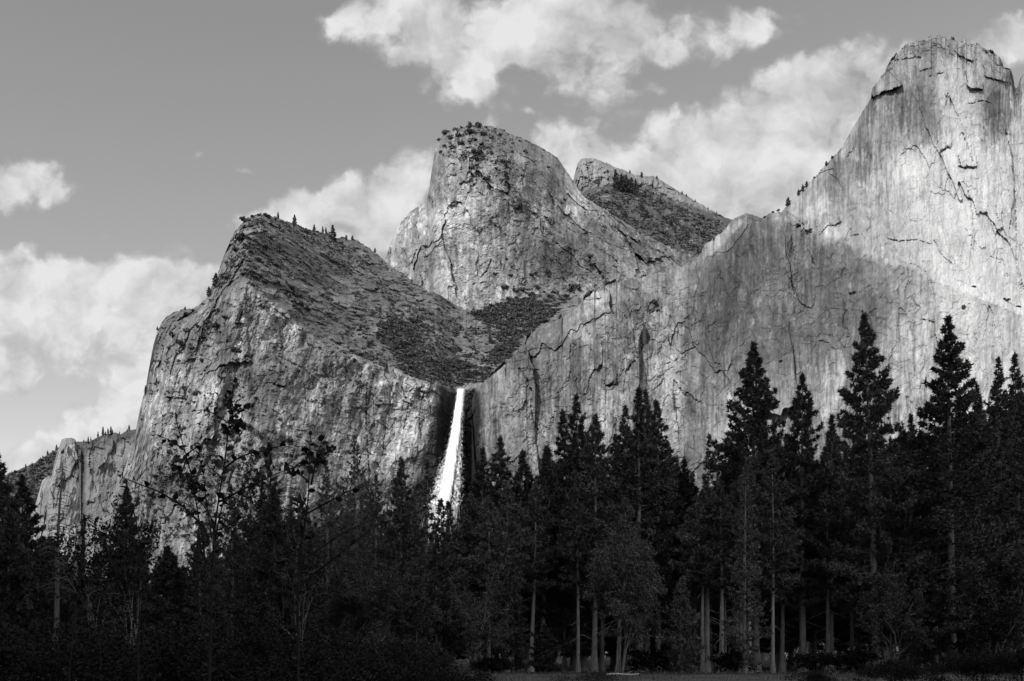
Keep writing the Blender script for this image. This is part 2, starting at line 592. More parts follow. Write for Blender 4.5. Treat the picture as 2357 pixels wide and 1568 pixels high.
def build_R():
    c = Cliff('granite_massif', SIL_R, 1330, 1086, 2470, 1.75, 3.8, 3)
    px, py, bl = c.PX, c.PY, c.below()
    # plan of the wall foot, then how far it leans back with height
    fx = [1086, 1095, 1110, 1135, 1200, 1300, 1420, 1520, 1565, 1585, 1610, 1700, 1850, 2000, 2120, 2250, 2357, 2470]
    fy = [1335, 1300, 1262, 1225, 1190, 1165, 1140, 1125, 1114, 1112, 1106, 1075, 1030, 1000, 985, 985, 1000, 1030]
    Y = np.interp(px, fx, fy)
    Y = Y + 0.10 * np.maximum(1050 - py, 0)
    # ledge running down to the right: the upper wall stands back
    led = np.interp(px, [1560, 1720, 1800, 1900, 2000, 2100, 2200, 2300, 2470], [640, 500, 500, 545, 585, 625, 665, 705, 760])
    led = led + 17 * fbm(px / 60, py / 90, 5, 6, .6)
    over = led - py
    Y = Y + 24 * sstep(-2, 30, over) * sstep(1700, 1900, px) + 0.12 * np.maximum(over, 0)
    # rounding towards the skyline
    d = seg_dist(px[::4, ::4], py[::4, ::4], SIL_R)
    ii = np.minimum(np.arange(px.shape[0]) / 4, d.shape[0] - 1.001)
    jj = np.minimum(np.arange(px.shape[1]) / 4, d.shape[1] - 1.001)
    i0, j0 = ii.astype(int), jj.astype(int)
    fi, fj = (ii - i0)[:, None], (jj - j0)[None, :]
    D = (d[i0][:, j0] * (1 - fi) * (1 - fj) + d[i0 + 1][:, j0] * fi * (1 - fj) + d[i0][:, j0 + 1] * (1 - fi) * fj + d[i0 + 1][:, j0 + 1] * fi * fj)
    Y = Y + 55 * np.clip(1 - D / 75, 0, 1) ** 2.2 + 25 * np.clip(1 - D / 22, 0, 1) ** 2
    # left shoulder: slabs that lie back
    Y = Y + 0.25 * np.maximum(0, np.interp(px, [1110, 1250, 1400, 1560], [900, 830, 740, 660]) - py) * sstep(1620, 1560, px)
    X, Z = (px - CX) / F * Y, (CY - py) / F * Y
    # relief
    big = fbm(X / 130, Z / 190, 4, 1)
    rib = fbm(X / 26, Z / 210, 4, 2, 0.55)
    Y = Y + 11 * big + 3.2 * rib
    summit = np.clip(1 - (py - c.top) / 75, 0, 1) * sstep(2000, 2040, px)
    f1, f2, idv = worley(X / 34 + .4 * fbm(X / 30, Z / 30, 2, 9), Z / 60, 4)
    Y = Y + (idv - .5) * (.8 + 9 * summit)
    f1b, f2b, idb = worley(X / 13 + .9 * fbm(X / 16, Z / 16, 4, 19, .65), Z / 34 + .9 * fbm(X / 16, Z / 16, 4, 29, .65), 5)
    msk = sstep(-.05, .35, fbm(X / 110, Z / 110, 3, 23))
    left = sstep(1640, 1540, px)
    Y = Y + (idb - .5) * (0.2 + 1.0 * msk * left + 5.0 * summit)
    f1c, f2c, idc = worley(X / 5.5, Z / 4.5, 6)
    Y = Y + (idc - .5) * (0.25 + 3.0 * summit + .6 * left * msk)
    Y = Y + 0.55 * fbm(X / 4, Z / 7, 3, 31) * (1 + 1.2 * left)
    # horizontal overlaps
    rough_l = sstep(1700, 1500, px)
    rgh = np.clip(.30 + .55 * rough_l + .7 * sstep(.05, .4, fbm(X / 150, Z / 150, 3, 41)) + summit, 0, 1.5)
    q1, fa1 = facets(X, Z, 85, 230, 31, .20, 3, .22)
    q2, fa2 = facets(X, Z, 27, 85, 32, .26, 1.5, .22)
    q3, fa3 = facets(X, Z, 9, 26, 33, .30, .8, .25)
    upw = sstep(1750, 1950, px) * sstep(760, 640, py)
    Y = Y + q1 * (.60 + .45 * rough_l - .48 * upw) + q2 * rgh * .5 + q3 * rgh * (.55 + .8 * summit)
    t1, tn1 = terrace(fbm(X / 75 + .3 * fbm(X / 20, Z / 20, 3, 36), Z / 230, 6, 35, .55), 7, 3)
    t2, tn2 = terrace(fbm(X / 26, Z / 80, 5, 37, .6), 4.5, 9)
    t3, tn3 = terrace(fbm(X / 9, Z / 26, 4, 38, .6), 3.5, 17)
    Y = Y - (.55 + .5 * left) * t1 - t2 * (.10 + .45 * left + .25 * msk) - .25 * t3 * left
    ov = fbm(X / 45, Z / 14, 3, 33)
    Y = Y - 1.5 * sstep(.20, .26, ov) * (0.15 + left) * msk * sstep(.0, .2, fbm(X / 20, Z / 20, 3, 34))
    # ---- colour of the stone
    X, Z = (px - CX) / F * 1080, (CY - py) / F * 1080
    A = np.full(px.shape, .25, np.float32)
    a, b = streaks(X, Z, 50, 4.0, 60)
    a2, b2 = streaks(X, Z, 57, 1.7, 26)
    lowf = fbm(X / 90, Z / 120, 4, 60)
    wid = sstep(-.25, .25, fbm(X / 70, Z / 160, 3, 61))
    A = A * (1 + (.24 * band(a) + .18 * band(b) + .16 * band(a2, .2)) * (.32 + .85 * wid) + .40 * lowf + .30 * fbm(X / 22, Z / 40, 4, 62, .6))
    a3, _ = streaks(X, Z, 63, .95, 34)
    A = A * (1 + .15 * band(a3, .2) * sstep(-.2, .2, fbm(X / 45, Z / 90, 3, 64)))
    A = A * (1 + .20 * fa1 + .30 * fa2 * rgh + .25 * fa3 * rgh)
    A = A * (1 + .24 * tn1 + .26 * tn2 * (.5 + .5 * left) + .22 * tn3 * (.35 + .65 * left))
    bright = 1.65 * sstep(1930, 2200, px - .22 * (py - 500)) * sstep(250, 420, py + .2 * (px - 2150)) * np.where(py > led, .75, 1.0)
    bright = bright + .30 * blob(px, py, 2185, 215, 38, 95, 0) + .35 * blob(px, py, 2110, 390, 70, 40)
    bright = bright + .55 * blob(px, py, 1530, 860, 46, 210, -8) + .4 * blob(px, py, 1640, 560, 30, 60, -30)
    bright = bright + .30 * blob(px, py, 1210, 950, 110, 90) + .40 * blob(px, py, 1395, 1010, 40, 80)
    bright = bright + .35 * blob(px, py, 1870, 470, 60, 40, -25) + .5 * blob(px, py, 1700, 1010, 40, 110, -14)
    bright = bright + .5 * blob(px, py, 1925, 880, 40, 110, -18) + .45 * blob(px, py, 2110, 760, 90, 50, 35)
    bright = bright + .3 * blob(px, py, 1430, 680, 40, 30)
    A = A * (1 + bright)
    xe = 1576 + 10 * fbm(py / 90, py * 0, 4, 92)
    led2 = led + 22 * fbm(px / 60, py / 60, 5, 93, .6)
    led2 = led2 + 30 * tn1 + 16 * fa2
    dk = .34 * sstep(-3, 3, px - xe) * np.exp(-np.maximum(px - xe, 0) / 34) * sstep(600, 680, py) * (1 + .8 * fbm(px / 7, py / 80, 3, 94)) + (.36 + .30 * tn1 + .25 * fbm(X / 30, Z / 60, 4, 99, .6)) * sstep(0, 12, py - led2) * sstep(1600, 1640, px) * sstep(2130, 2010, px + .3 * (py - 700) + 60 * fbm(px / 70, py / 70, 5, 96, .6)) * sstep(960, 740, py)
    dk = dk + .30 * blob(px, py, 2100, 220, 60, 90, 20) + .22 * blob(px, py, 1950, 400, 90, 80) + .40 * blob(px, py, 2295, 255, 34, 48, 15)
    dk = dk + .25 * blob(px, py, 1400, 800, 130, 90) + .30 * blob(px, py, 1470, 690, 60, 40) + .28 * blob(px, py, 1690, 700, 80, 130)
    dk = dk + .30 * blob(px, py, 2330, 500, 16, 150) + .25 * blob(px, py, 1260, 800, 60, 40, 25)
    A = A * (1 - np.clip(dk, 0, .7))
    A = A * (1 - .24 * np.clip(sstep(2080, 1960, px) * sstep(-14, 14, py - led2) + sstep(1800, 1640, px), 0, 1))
    mot = band(fbm(X / 17, Z / 22, 5, 97, .65), .14)
    mot2 = band(fbm(X / 6, Z / 9, 4, 98, .65), .16)
    lowr = .45 + .55 * sstep(-30, 40, py - led2) * (.55 + .45 * rough_l)
    A = A * (1 + .30 * fbm(px / 26, py / 26, 4, 95, .6)) * (1 + lowr * (.12 * mot + .12 * mot2))
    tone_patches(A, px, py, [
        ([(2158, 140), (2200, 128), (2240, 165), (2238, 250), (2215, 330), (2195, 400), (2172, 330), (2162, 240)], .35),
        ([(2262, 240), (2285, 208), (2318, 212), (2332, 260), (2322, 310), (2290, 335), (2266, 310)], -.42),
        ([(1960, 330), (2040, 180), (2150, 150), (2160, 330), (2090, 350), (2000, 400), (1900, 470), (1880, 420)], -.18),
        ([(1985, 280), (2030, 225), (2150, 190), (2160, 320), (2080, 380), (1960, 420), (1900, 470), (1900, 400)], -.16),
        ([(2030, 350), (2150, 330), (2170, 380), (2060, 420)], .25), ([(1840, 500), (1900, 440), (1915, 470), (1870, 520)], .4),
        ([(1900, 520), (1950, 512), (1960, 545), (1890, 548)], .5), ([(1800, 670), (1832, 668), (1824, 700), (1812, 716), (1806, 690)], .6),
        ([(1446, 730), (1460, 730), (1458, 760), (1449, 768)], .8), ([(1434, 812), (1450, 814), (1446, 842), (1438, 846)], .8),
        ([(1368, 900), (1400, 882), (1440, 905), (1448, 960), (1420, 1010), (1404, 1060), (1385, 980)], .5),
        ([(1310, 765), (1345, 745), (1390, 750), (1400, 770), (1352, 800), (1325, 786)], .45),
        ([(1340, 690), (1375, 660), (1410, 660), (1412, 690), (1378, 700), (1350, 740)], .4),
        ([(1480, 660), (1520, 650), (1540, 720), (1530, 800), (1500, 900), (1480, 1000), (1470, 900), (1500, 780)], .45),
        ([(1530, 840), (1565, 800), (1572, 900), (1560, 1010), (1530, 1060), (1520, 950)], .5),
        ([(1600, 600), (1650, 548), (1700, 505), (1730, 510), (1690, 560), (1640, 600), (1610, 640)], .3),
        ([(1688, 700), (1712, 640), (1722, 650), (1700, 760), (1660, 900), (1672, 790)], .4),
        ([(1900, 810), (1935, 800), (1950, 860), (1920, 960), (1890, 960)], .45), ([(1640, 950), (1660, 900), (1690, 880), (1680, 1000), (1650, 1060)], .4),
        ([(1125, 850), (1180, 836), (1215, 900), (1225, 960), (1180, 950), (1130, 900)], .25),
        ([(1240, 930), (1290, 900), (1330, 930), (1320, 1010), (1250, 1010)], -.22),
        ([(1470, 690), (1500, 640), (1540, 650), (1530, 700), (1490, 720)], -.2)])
    # light scars where plates have spalled
    sc = sstep(.80, .86, idb) * sstep(.02, .10, f2b - f1b) * sstep(-.1, .3, msk)
    A = A * (1 + .5 * sc * sstep(.0, .3, fbm(X / 8, Z / 20, 3, 71)))
    fine = fbm(X / 2.2, Z / 4.5, 3, 73)
    A = A * (1 + .35 * fine)
    spl = sstep(.27, .36, fbm(X / 7, Z / 16, 4, 76, .65)) * sstep(-.25, .15, fbm(X / 50, Z / 70, 3, 75))
    A = A * (1 + .75 * spl)
    A = A * (1 - .45 * sstep(.25, .45, fbm(X / 11, Z / 10, 4, 79, .65)) * (.3 + .7 * left))
    # joints
    vj = ridged(X / 17 + .6 * fbm(X / 25, Z / 25, 3, 81), Z / 130, 2, 82)
    cr = sstep(.80, .93, vj) * sstep(.02, .25, fbm(X / 40, Z / 50, 3, 80))
    dj = ridged((X + .6 * Z) / 30 + .8 * fbm(X / 20, Z / 20, 3, 83), (Z - .5 * X) / 40, 2, 84)
    cr = np.maximum(cr, .9 * sstep(.85, .95, dj) * sstep(.0, .2, fbm(X / 25, Z / 25, 3, 85)) * (.3 + .7 * left))
    Y = Y + 1.1 * cr
    A = A * (1 - .30 * cr)
    # the wet gully beside the fall
    wet = sstep(1122, 1098, px + 9 * fbm(X / 8, Z / 30, 3, 90)) * sstep(890, 905, py)
    wet = np.maximum(wet, .9 * blob(px, py, 1098, 1010, 13, 110))
    A = A * (1 - .84 * wet)
    lines = [([(1178, 800), (1190, 838), (1195, 850), (1212, 872), (1224, 900)], 2.4, 7),
             ([(1225, 905), (1222, 940), (1228, 975), (1245, 1000), (1268, 1030)], 1.6, 4),
             ([(1165, 836), (1200, 830)], 1.8, 5), ([(1170, 850), (1205, 848), (1240, 852)], 1.6, 4),
             ([(1215, 800), (1240, 802), (1262, 800)], 1.4, 4), ([(1348, 690), (1362, 684), (1380, 690)], 2.2, 6),
             ([(1360, 672), (1378, 690)], 2.0, 5), ([(1430, 658), (1445, 664), (1468, 668)], 1.8, 5),
             ([(1318, 790), (1338, 800), (1352, 795)], 1.3, 3), ([(1390, 884), (1402, 888), (1412, 882)], 2.0, 5),
             ([(1530, 840), (1555, 830), (1580, 808), (1600, 800)], 1.6, 4), ([(1500, 900), (1520, 885), (1530, 870)], 1.6, 4),
             ([(1888, 538), (1905, 520), (1935, 512)], 1.6, 5), ([(1950, 545), (1975, 540)], 1.8, 4),
             ([(2045, 550), (2070, 556), (2110, 552)], 2.0, 6), ([(2118, 555), (2150, 565)], 1.6, 4),
             ([(2085, 605), (2110, 612), (2135, 628)], 2.4, 6), ([(2145, 545), (2170, 590), (2200, 615)], 1.2, 3),
             ([(2165, 350), (2180, 338)], 3.0, 8), ([(2230, 240), (2262, 232), (2282, 238)], 1.4, 4),
             ([(2213, 300), (2225, 330), (2240, 372)], 1.5, 4), ([(2228, 440), (2236, 470), (2240, 520)], 1.3, 3),
             ([(2206, 384), (2240, 388)], 1.8, 6), ([(2190, 640), (2230, 655), (2280, 680), (2357, 712)], 1.3, 3),
             ([(2216, 150), (2222, 170), (2230, 200)], 1.4, 4), ([(2140, 176), (2170, 168)], 1.8, 5),
             ([(2118, 165), (2145, 158)], 1.8, 5), ([(2280, 590), (2310, 600), (2320, 640)], 1.1, 3),
             ([(2315, 300), (2330, 360), (2338, 470), (2340, 600)], 2.0, 4), ([(2150, 820), (2175, 826), (2190, 842)], 1.2, 3),
             ([(2120, 735), (2150, 742)], 1.4, 4), ([(1800, 480), (1830, 500), (1852, 520), (1842, 540)], 1.5, 4),
             ([(1620, 612), (1600, 680), (1592, 760)], 1.2, 2), ([(1820, 540), (1830, 600), (1828, 660)], 1.2, 2)]
    carve(Y, A, px, py, lines)
    plates(Y, px, py, [
        ([(1998, 208), (2020, 176), (2040, 160), (2078, 196), (2050, 206), (2030, 212), (2010, 224)], 15),
        ([(2195, 112), (2226, 92), (2240, 140), (2226, 136), (2206, 126)], 11),
        ([(2225, 195), (2262, 190), (2264, 206), (2234, 202)], 7),
        ([(2040, 110), (2100, 98), (2120, 130), (2060, 138)], 5),
        ([(2262, 140), (2330, 165), (2320, 190), (2270, 176)], 6),
        ([(2160, 318), (2192, 300), (2190, 335), (2160, 352)], 4),
        ([(2205, 350), (2240, 330), (2250, 382), (2212, 384)], 4),
        ([(1390, 870), (1420, 860), (1418, 882), (1395, 886)], 4),
        ([(1880, 520), (1930, 500), (1935, 512), (1900, 524), (1885, 540)], 3),
        ([(1330, 680), (1375, 662), (1385, 686), (1350, 690)], 5),
        ([(1180, 800), (1220, 780), (1235, 800), (1200, 812)], 4)])
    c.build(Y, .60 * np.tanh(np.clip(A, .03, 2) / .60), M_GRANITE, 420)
    return c


# ---- left crag with the bushy slope that runs down to the lip of the fall
SIL_L = [(236, 1262), (262, 1180), (285, 1085), (300, 1030), (312, 992), (322, 945), (334, 900), (344, 842), (352, 800), (362, 762),
         (374, 740), (388, 724), (404, 716), (424, 711), (448, 711), (462, 698), (477, 684), (486, 660), (500, 634), (510, 604),
         (517, 585), (527, 558), (545, 530), (556, 514), (568, 502), (585, 496), (600, 492), (622, 497), (640, 503), (662, 510),
         (680, 516), (700, 524), (722, 531), (742, 533), (770, 546), (800, 549), (822, 553), (846, 566), (868, 584), (886, 602),
         (910, 620), (936, 636), (960, 655), (985, 668), (1005, 676), (1030, 690), (1056, 706), (1078, 714), (1094, 717),
         (1130, 700), (1170, 690), (1230, 678), (1300, 674), (1400, 690)]


def build_L():
    c = Cliff('bushy_crag', SIL_L, 1345, 236, 1330, 1.7, 4.6, 8)
    px, py, bl = c.PX, c.PY, c.below()
    fx = [236, 300, 380, 470, 560, 600, 660, 760, 850, 930, 985, 1005, 1025, 1045, 1062, 1085, 1130, 1330]
    fy = [1345, 1275, 1225, 1190, 1165, 1158, 1172, 1200, 1222, 1240, 1248, 1262, 1300, 1336, 1346, 1350, 1360, 1420]
    Y = np.interp(px, fx, fy)
    pb = np.interp(px, [236, 380, 480, 567, 610, 656, 730, 805, 879, 950, 991, 1035, 1062, 1100, 1330],
                   [1000, 800, 700, 655, 690, 724, 788, 829, 846, 872, 882, 893, 896, 890, 860])
    pb0 = pb
    pb = pb + 17 * fbm(px / 34, py / 60 + 2, 5, 12, .6)
    hs = np.interp(px, [236, 400, 567, 650, 800, 900, 1000, 1100, 1330], [.45, .55, .75, 1.1, 1.75, 2.05, 2.2, 2.35, 2.5])
    up = np.maximum(pb0 - py, 0)
    slope = sstep(-3, 18, pb - py)
    Y = Y + .16 * np.maximum(1100 - np.maximum(py, pb0), 0) + hs * up
    d = seg_dist(px[::4, ::4], py[::4, ::4], SIL_L[:40])
    ii = np.minimum(np.arange(px.shape[0]) / 4, d.shape[0] - 1.001)
    jj = np.minimum(np.arange(px.shape[1]) / 4, d.shape[1] - 1.001)
    i0, j0 = ii.astype(int), jj.astype(int)
    fi, fj = (ii - i0)[:, None], (jj - j0)[None, :]
    D = (d[i0][:, j0] * (1 - fi) * (1 - fj) + d[i0 + 1][:, j0] * fi * (1 - fj) + d[i0][:, j0 + 1] * (1 - fi) * fj + d[i0 + 1][:, j0 + 1] * fi * fj)
    Y = Y + 60 * np.clip(1 - D / 60, 0, 1) ** 2.2
    # rib that drops from the summit to the left
    Y = Y - 13 * np.exp(-((px - np.interp(py, [500, 660, 800, 1000, 1200], [585, 560, 520, 470, 430])) / 26) ** 2) * sstep(500, 640, py) * sstep(1200, 900, py)
    X, Z = (px - CX) / F * Y, (CY - py) / F * Y
    big = fbm(X / 110, Z / 130, 4, 101)
    Y = Y + (14 + 8 * slope) * big
    X0 = X
    rib = fbm((X - .18 * Z) / 20, Z / 130, 4, 102, .6)
    Y = Y + 6.5 * rib * (1 - slope)
    f1, f2, idv = worley(X / 30 + .4 * fbm(X / 30, Z / 30, 2, 109), Z / 42, 104)
    Y = Y + (idv - .5) * 2.5 * (1 - .6 * slope)
    f1b, f2b, idb = worley((X - .2 * Z) / 10 + .9 * fbm(X / 16, Z / 16, 4, 119, .65), Z / 26 + .9 * fbm(X / 16, Z / 16, 4, 118, .65), 105)
    Y = Y + (idb - .5) * 1.0 * (1 - slope)
    f1c, f2c, idc = worley((X + .3 * Z) / 4.2, Z / 4.6, 106)
    Y = Y + (idc - .5) * .7
    Y = Y + 0.5 * fbm(X / 3, Z / 4, 3, 131)
    rgh = np.clip(.35 + .9 * sstep(-.1, .35, fbm(X / 110, Z / 110, 3, 143)), 0, 1.2) * (1 - slope)
    q1, fa1 = facets(X - .15 * Z, Z, 75, 130, 34, .30, 4)
    q2, fa2 = facets(X - .15 * Z, Z, 27, 50, 35, .36, 2)
    q3, fa3 = facets(X - .15 * Z, Z, 9, 15, 36, .40, 1)
    outc = slope * sstep(.02, .22, fbm((X - .4 * Z) / 50, Z / 30, 4, 144, .6))
    calm = 1 - .9 * blob(px, py, 655, 985, 60, 70)
    q1, q2 = q1 * calm, q2 * calm
    Y = Y + .48 * q1 * (1 - .2 * slope) + q2 * (.9 * rgh + .35 * slope + 1.1 * outc) + q3 * (.8 * rgh + .35 * slope + .9 * outc)
    t1, tn1 = terrace(fbm((X - .2 * Z) / 50 + .3 * fbm(X / 20, Z / 20, 3, 136), Z / 80, 6, 135, .58), 7, 23)
    t2, tn2 = terrace(fbm((X - .2 * Z) / 14, Z / 36, 5, 137, .62), 5, 29)
    Y = Y - (1.0 * t1 + .4 * t2) * (1 - slope)
    ov = fbm((X + .3 * Z) / 30, Z / 9, 3, 133)
    Y = Y - 1.4 * sstep(.20, .26, ov) * (1 - slope) * sstep(.0, .2, fbm(X / 25, Z / 25, 3, 134))
    # ravines in the slope, falling to the right
    Y = Y + slope * (17 * fbm((X - .5 * Z) / 46, (Z + .4 * X) / 26, 5, 141, .58) + 5 * fbm(X / 9, Z / 6, 3, 142))
    Y = Y + 11 * ridged((X - .8 * Z) / 60, (X + Z) / 200, 3, 140) * slope
    A = np.full(px.shape, .215, np.float32)
    a, b = streaks(X, Z, 150, 5.0, 60)
    A = A * (1 + (.20 * band(a) + .16 * band(b)) * (1 - slope) + (.30 * tn1 + .34 * tn2) * (1 - slope) + .4 * fbm(X / 60, Z / 60, 4, 160) + .4 * fbm((X - .2 * Z) / 9, Z / 30, 4, 161, .6))
    A = A * (1 + .42 * fbm(X / 2.2, Z / 3.2, 3, 173)) * (1 + (.22 * fa1 + .30 * fa2 + .25 * fa3) * (1 - slope))
    sc = sstep(.10, .30, fbm(X / 9, Z / 16, 4, 176, .65))
    A = A * (1 + .75 * sc * (1 - .5 * slope) * sstep(-.2, .3, fbm(X / 80, Z / 80, 3, 177) + .1))
    A = A * (1 - .42 * sstep(.12, .35, fbm(X / 13, Z / 14, 4, 179, .65)))
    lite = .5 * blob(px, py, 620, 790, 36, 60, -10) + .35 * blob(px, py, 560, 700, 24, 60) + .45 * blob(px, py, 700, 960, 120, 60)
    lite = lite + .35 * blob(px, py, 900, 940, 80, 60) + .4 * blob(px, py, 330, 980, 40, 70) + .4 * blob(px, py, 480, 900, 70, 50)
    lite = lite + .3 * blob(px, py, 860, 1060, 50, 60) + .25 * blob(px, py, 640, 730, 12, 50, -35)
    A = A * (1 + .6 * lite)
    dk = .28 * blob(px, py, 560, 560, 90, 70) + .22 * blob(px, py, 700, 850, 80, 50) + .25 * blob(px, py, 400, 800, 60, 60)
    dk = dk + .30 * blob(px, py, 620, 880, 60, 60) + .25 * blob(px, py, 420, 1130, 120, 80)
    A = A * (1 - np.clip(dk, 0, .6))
    tone_patches(A, px, py, [
        ([(575, 690), (620, 670), (640, 730), (700, 800), (640, 800), (600, 760)], .05), ([(490, 720), (550, 690), (560, 760), (520, 830), (490, 800)], -.2),
        ([(600, 800), (680, 790), (690, 860), (640, 880), (610, 850)], .1), ([(540, 780), (570, 790), (565, 820), (540, 815)], .6),
        ([(650, 730), (664, 722), (690, 780), (680, 790)], .6), ([(860, 880), (930, 870), (1000, 890), (1000, 940), (930, 930), (870, 930)], .4),
        ([(870, 960), (930, 950), (960, 1000), (900, 1060), (866, 1020)], .25), ([(690, 930), (740, 915), (760, 960), (720, 990)], .5),
        ([(320, 920), (370, 900), (380, 950), (340, 990)], .4), ([(470, 880), (500, 860), (505, 905), (480, 920)], .6), ([(440, 900), (520, 880), (480, 980), (430, 1000)], .25),
        ([(780, 1000), (830, 990), (826, 1100), (790, 1120)], .3), ([(560, 940), (620, 930), (640, 1000), (590, 1010)], -.2), ([(900, 1050), (930, 1030), (940, 1100), (905, 1120)], .4)])
    # slope: dry brush and scree between the bushes
    g1 = fbm((X - .5 * Z) / 14, (Z + .3 * X) / 5, 4, 181, .6)
    A = np.where(slope > 0, A * (1 - slope) + slope * (.128 * (1 + .65 * g1 + .45 * fbm(X / 2.0, Z / 1.6, 3, 182) + .3 * fa2) * (1 + .35 * outc) + .05 * sc * outc), A)
    vj = ridged((X - .15 * Z) / 15 + .8 * fbm(X / 22, Z / 22, 3, 186), Z / 80, 2, 187)
    cr = sstep(.78, .93, vj) * sstep(-.05, .2, fbm(X / 40, Z / 40, 3, 185))
    Y = Y + 1.8 * cr * (1 - slope)
    A = A * (1 - .35 * cr * (1 - slope))
    # wet walls of the alcove, with their shade darkened into the stone colour
    wet = sstep(-13, 9, px - (1016 - .26 * (py - 900)) + 11 * fbm(X / 8, Z / 40, 4, 190, .6)) * sstep(-1, 6, py - pb)  # wet stone and painted shade in one mask
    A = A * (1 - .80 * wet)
    lines = [([(845, 880), (842, 940), (845, 1010), (850, 1080), (846, 1130)], 2.0, 6), ([(880, 850), (905, 905), (890, 960), (880, 1050)], 1.5, 4),
             ([(925, 890), (940, 930), (930, 990)], 1.8, 5), ([(955, 882), (975, 905), (965, 960), (970, 1010)], 1.8, 5),
             ([(900, 868), (930, 880), (960, 900), (985, 905)], 1.3, 3), ([(566, 670), (562, 705), (550, 740)], 2.6, 8),
             ([(500, 790), (540, 785)], 1.6, 4), ([(630, 885), (652, 890)], 2.0, 6), ([(380, 915), (430, 920)], 1.6, 4),
             ([(330, 905), (365, 900)], 1.8, 5), ([(870, 1015), (885, 1035), (902, 1012)], 1.6, 4), ([(860, 910), (862, 980)], 1.4, 3),
             ([(700, 880), (706, 960)], 1.2, 3), ([(760, 830), (770, 900), (764, 980)], 1.2, 3), ([(985, 900), (992, 960)], 1.3, 4),
             ([(640, 820), (700, 850), (760, 900)], 1.2, 3), ([(820, 990), (824, 1080)], 1.2, 3), ([(945, 905), (975, 915), (990, 905)], 1.6, 4)]
    carve(Y, A, px, py, lines)
    plates(Y, px, py, [([(960, 890), (990, 880), (992, 902), (968, 900)], 5), ([(930, 880), (958, 890), (950, 930), (925, 920)], 4),
                       ([(545, 690), (566, 668), (562, 745), (540, 742)], 6), ([(380, 880), (420, 880), (425, 916), (385, 912)], 5),
                       ([(630, 870), (660, 865), (658, 888), (636, 886)], 5), ([(860, 870), (920, 880), (905, 930), (862, 930)], 4)])
    c.slope = slope
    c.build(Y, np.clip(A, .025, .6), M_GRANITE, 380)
    return c


# ---- the bell-shaped tower behind
SIL_M = [(862, 660), (876, 622), (886, 600), (894, 574), (905, 546), (918, 520), (930, 505), (942, 490), (956, 478), (970, 470), (982, 463), (988, 436), (992, 405),
         (997, 372), (1002, 345), (1008, 326), (1016, 313), (1030, 301), (1046, 296), (1060, 294), (1078, 292), (1100, 290),
         (1120, 290), (1136, 292), (1152, 297), (1170, 307), (1190, 314), (1222, 328), (1248, 341), (1270, 353), (1285, 364),
         (1296, 381), (1310, 402), (1322, 418), (1330, 436), (1340, 449), (1362, 464), (1389, 480), (1430, 508), (1482, 540),
         (1520, 558), (1557, 577), (1603, 590), (1660, 620), (1720, 640)]


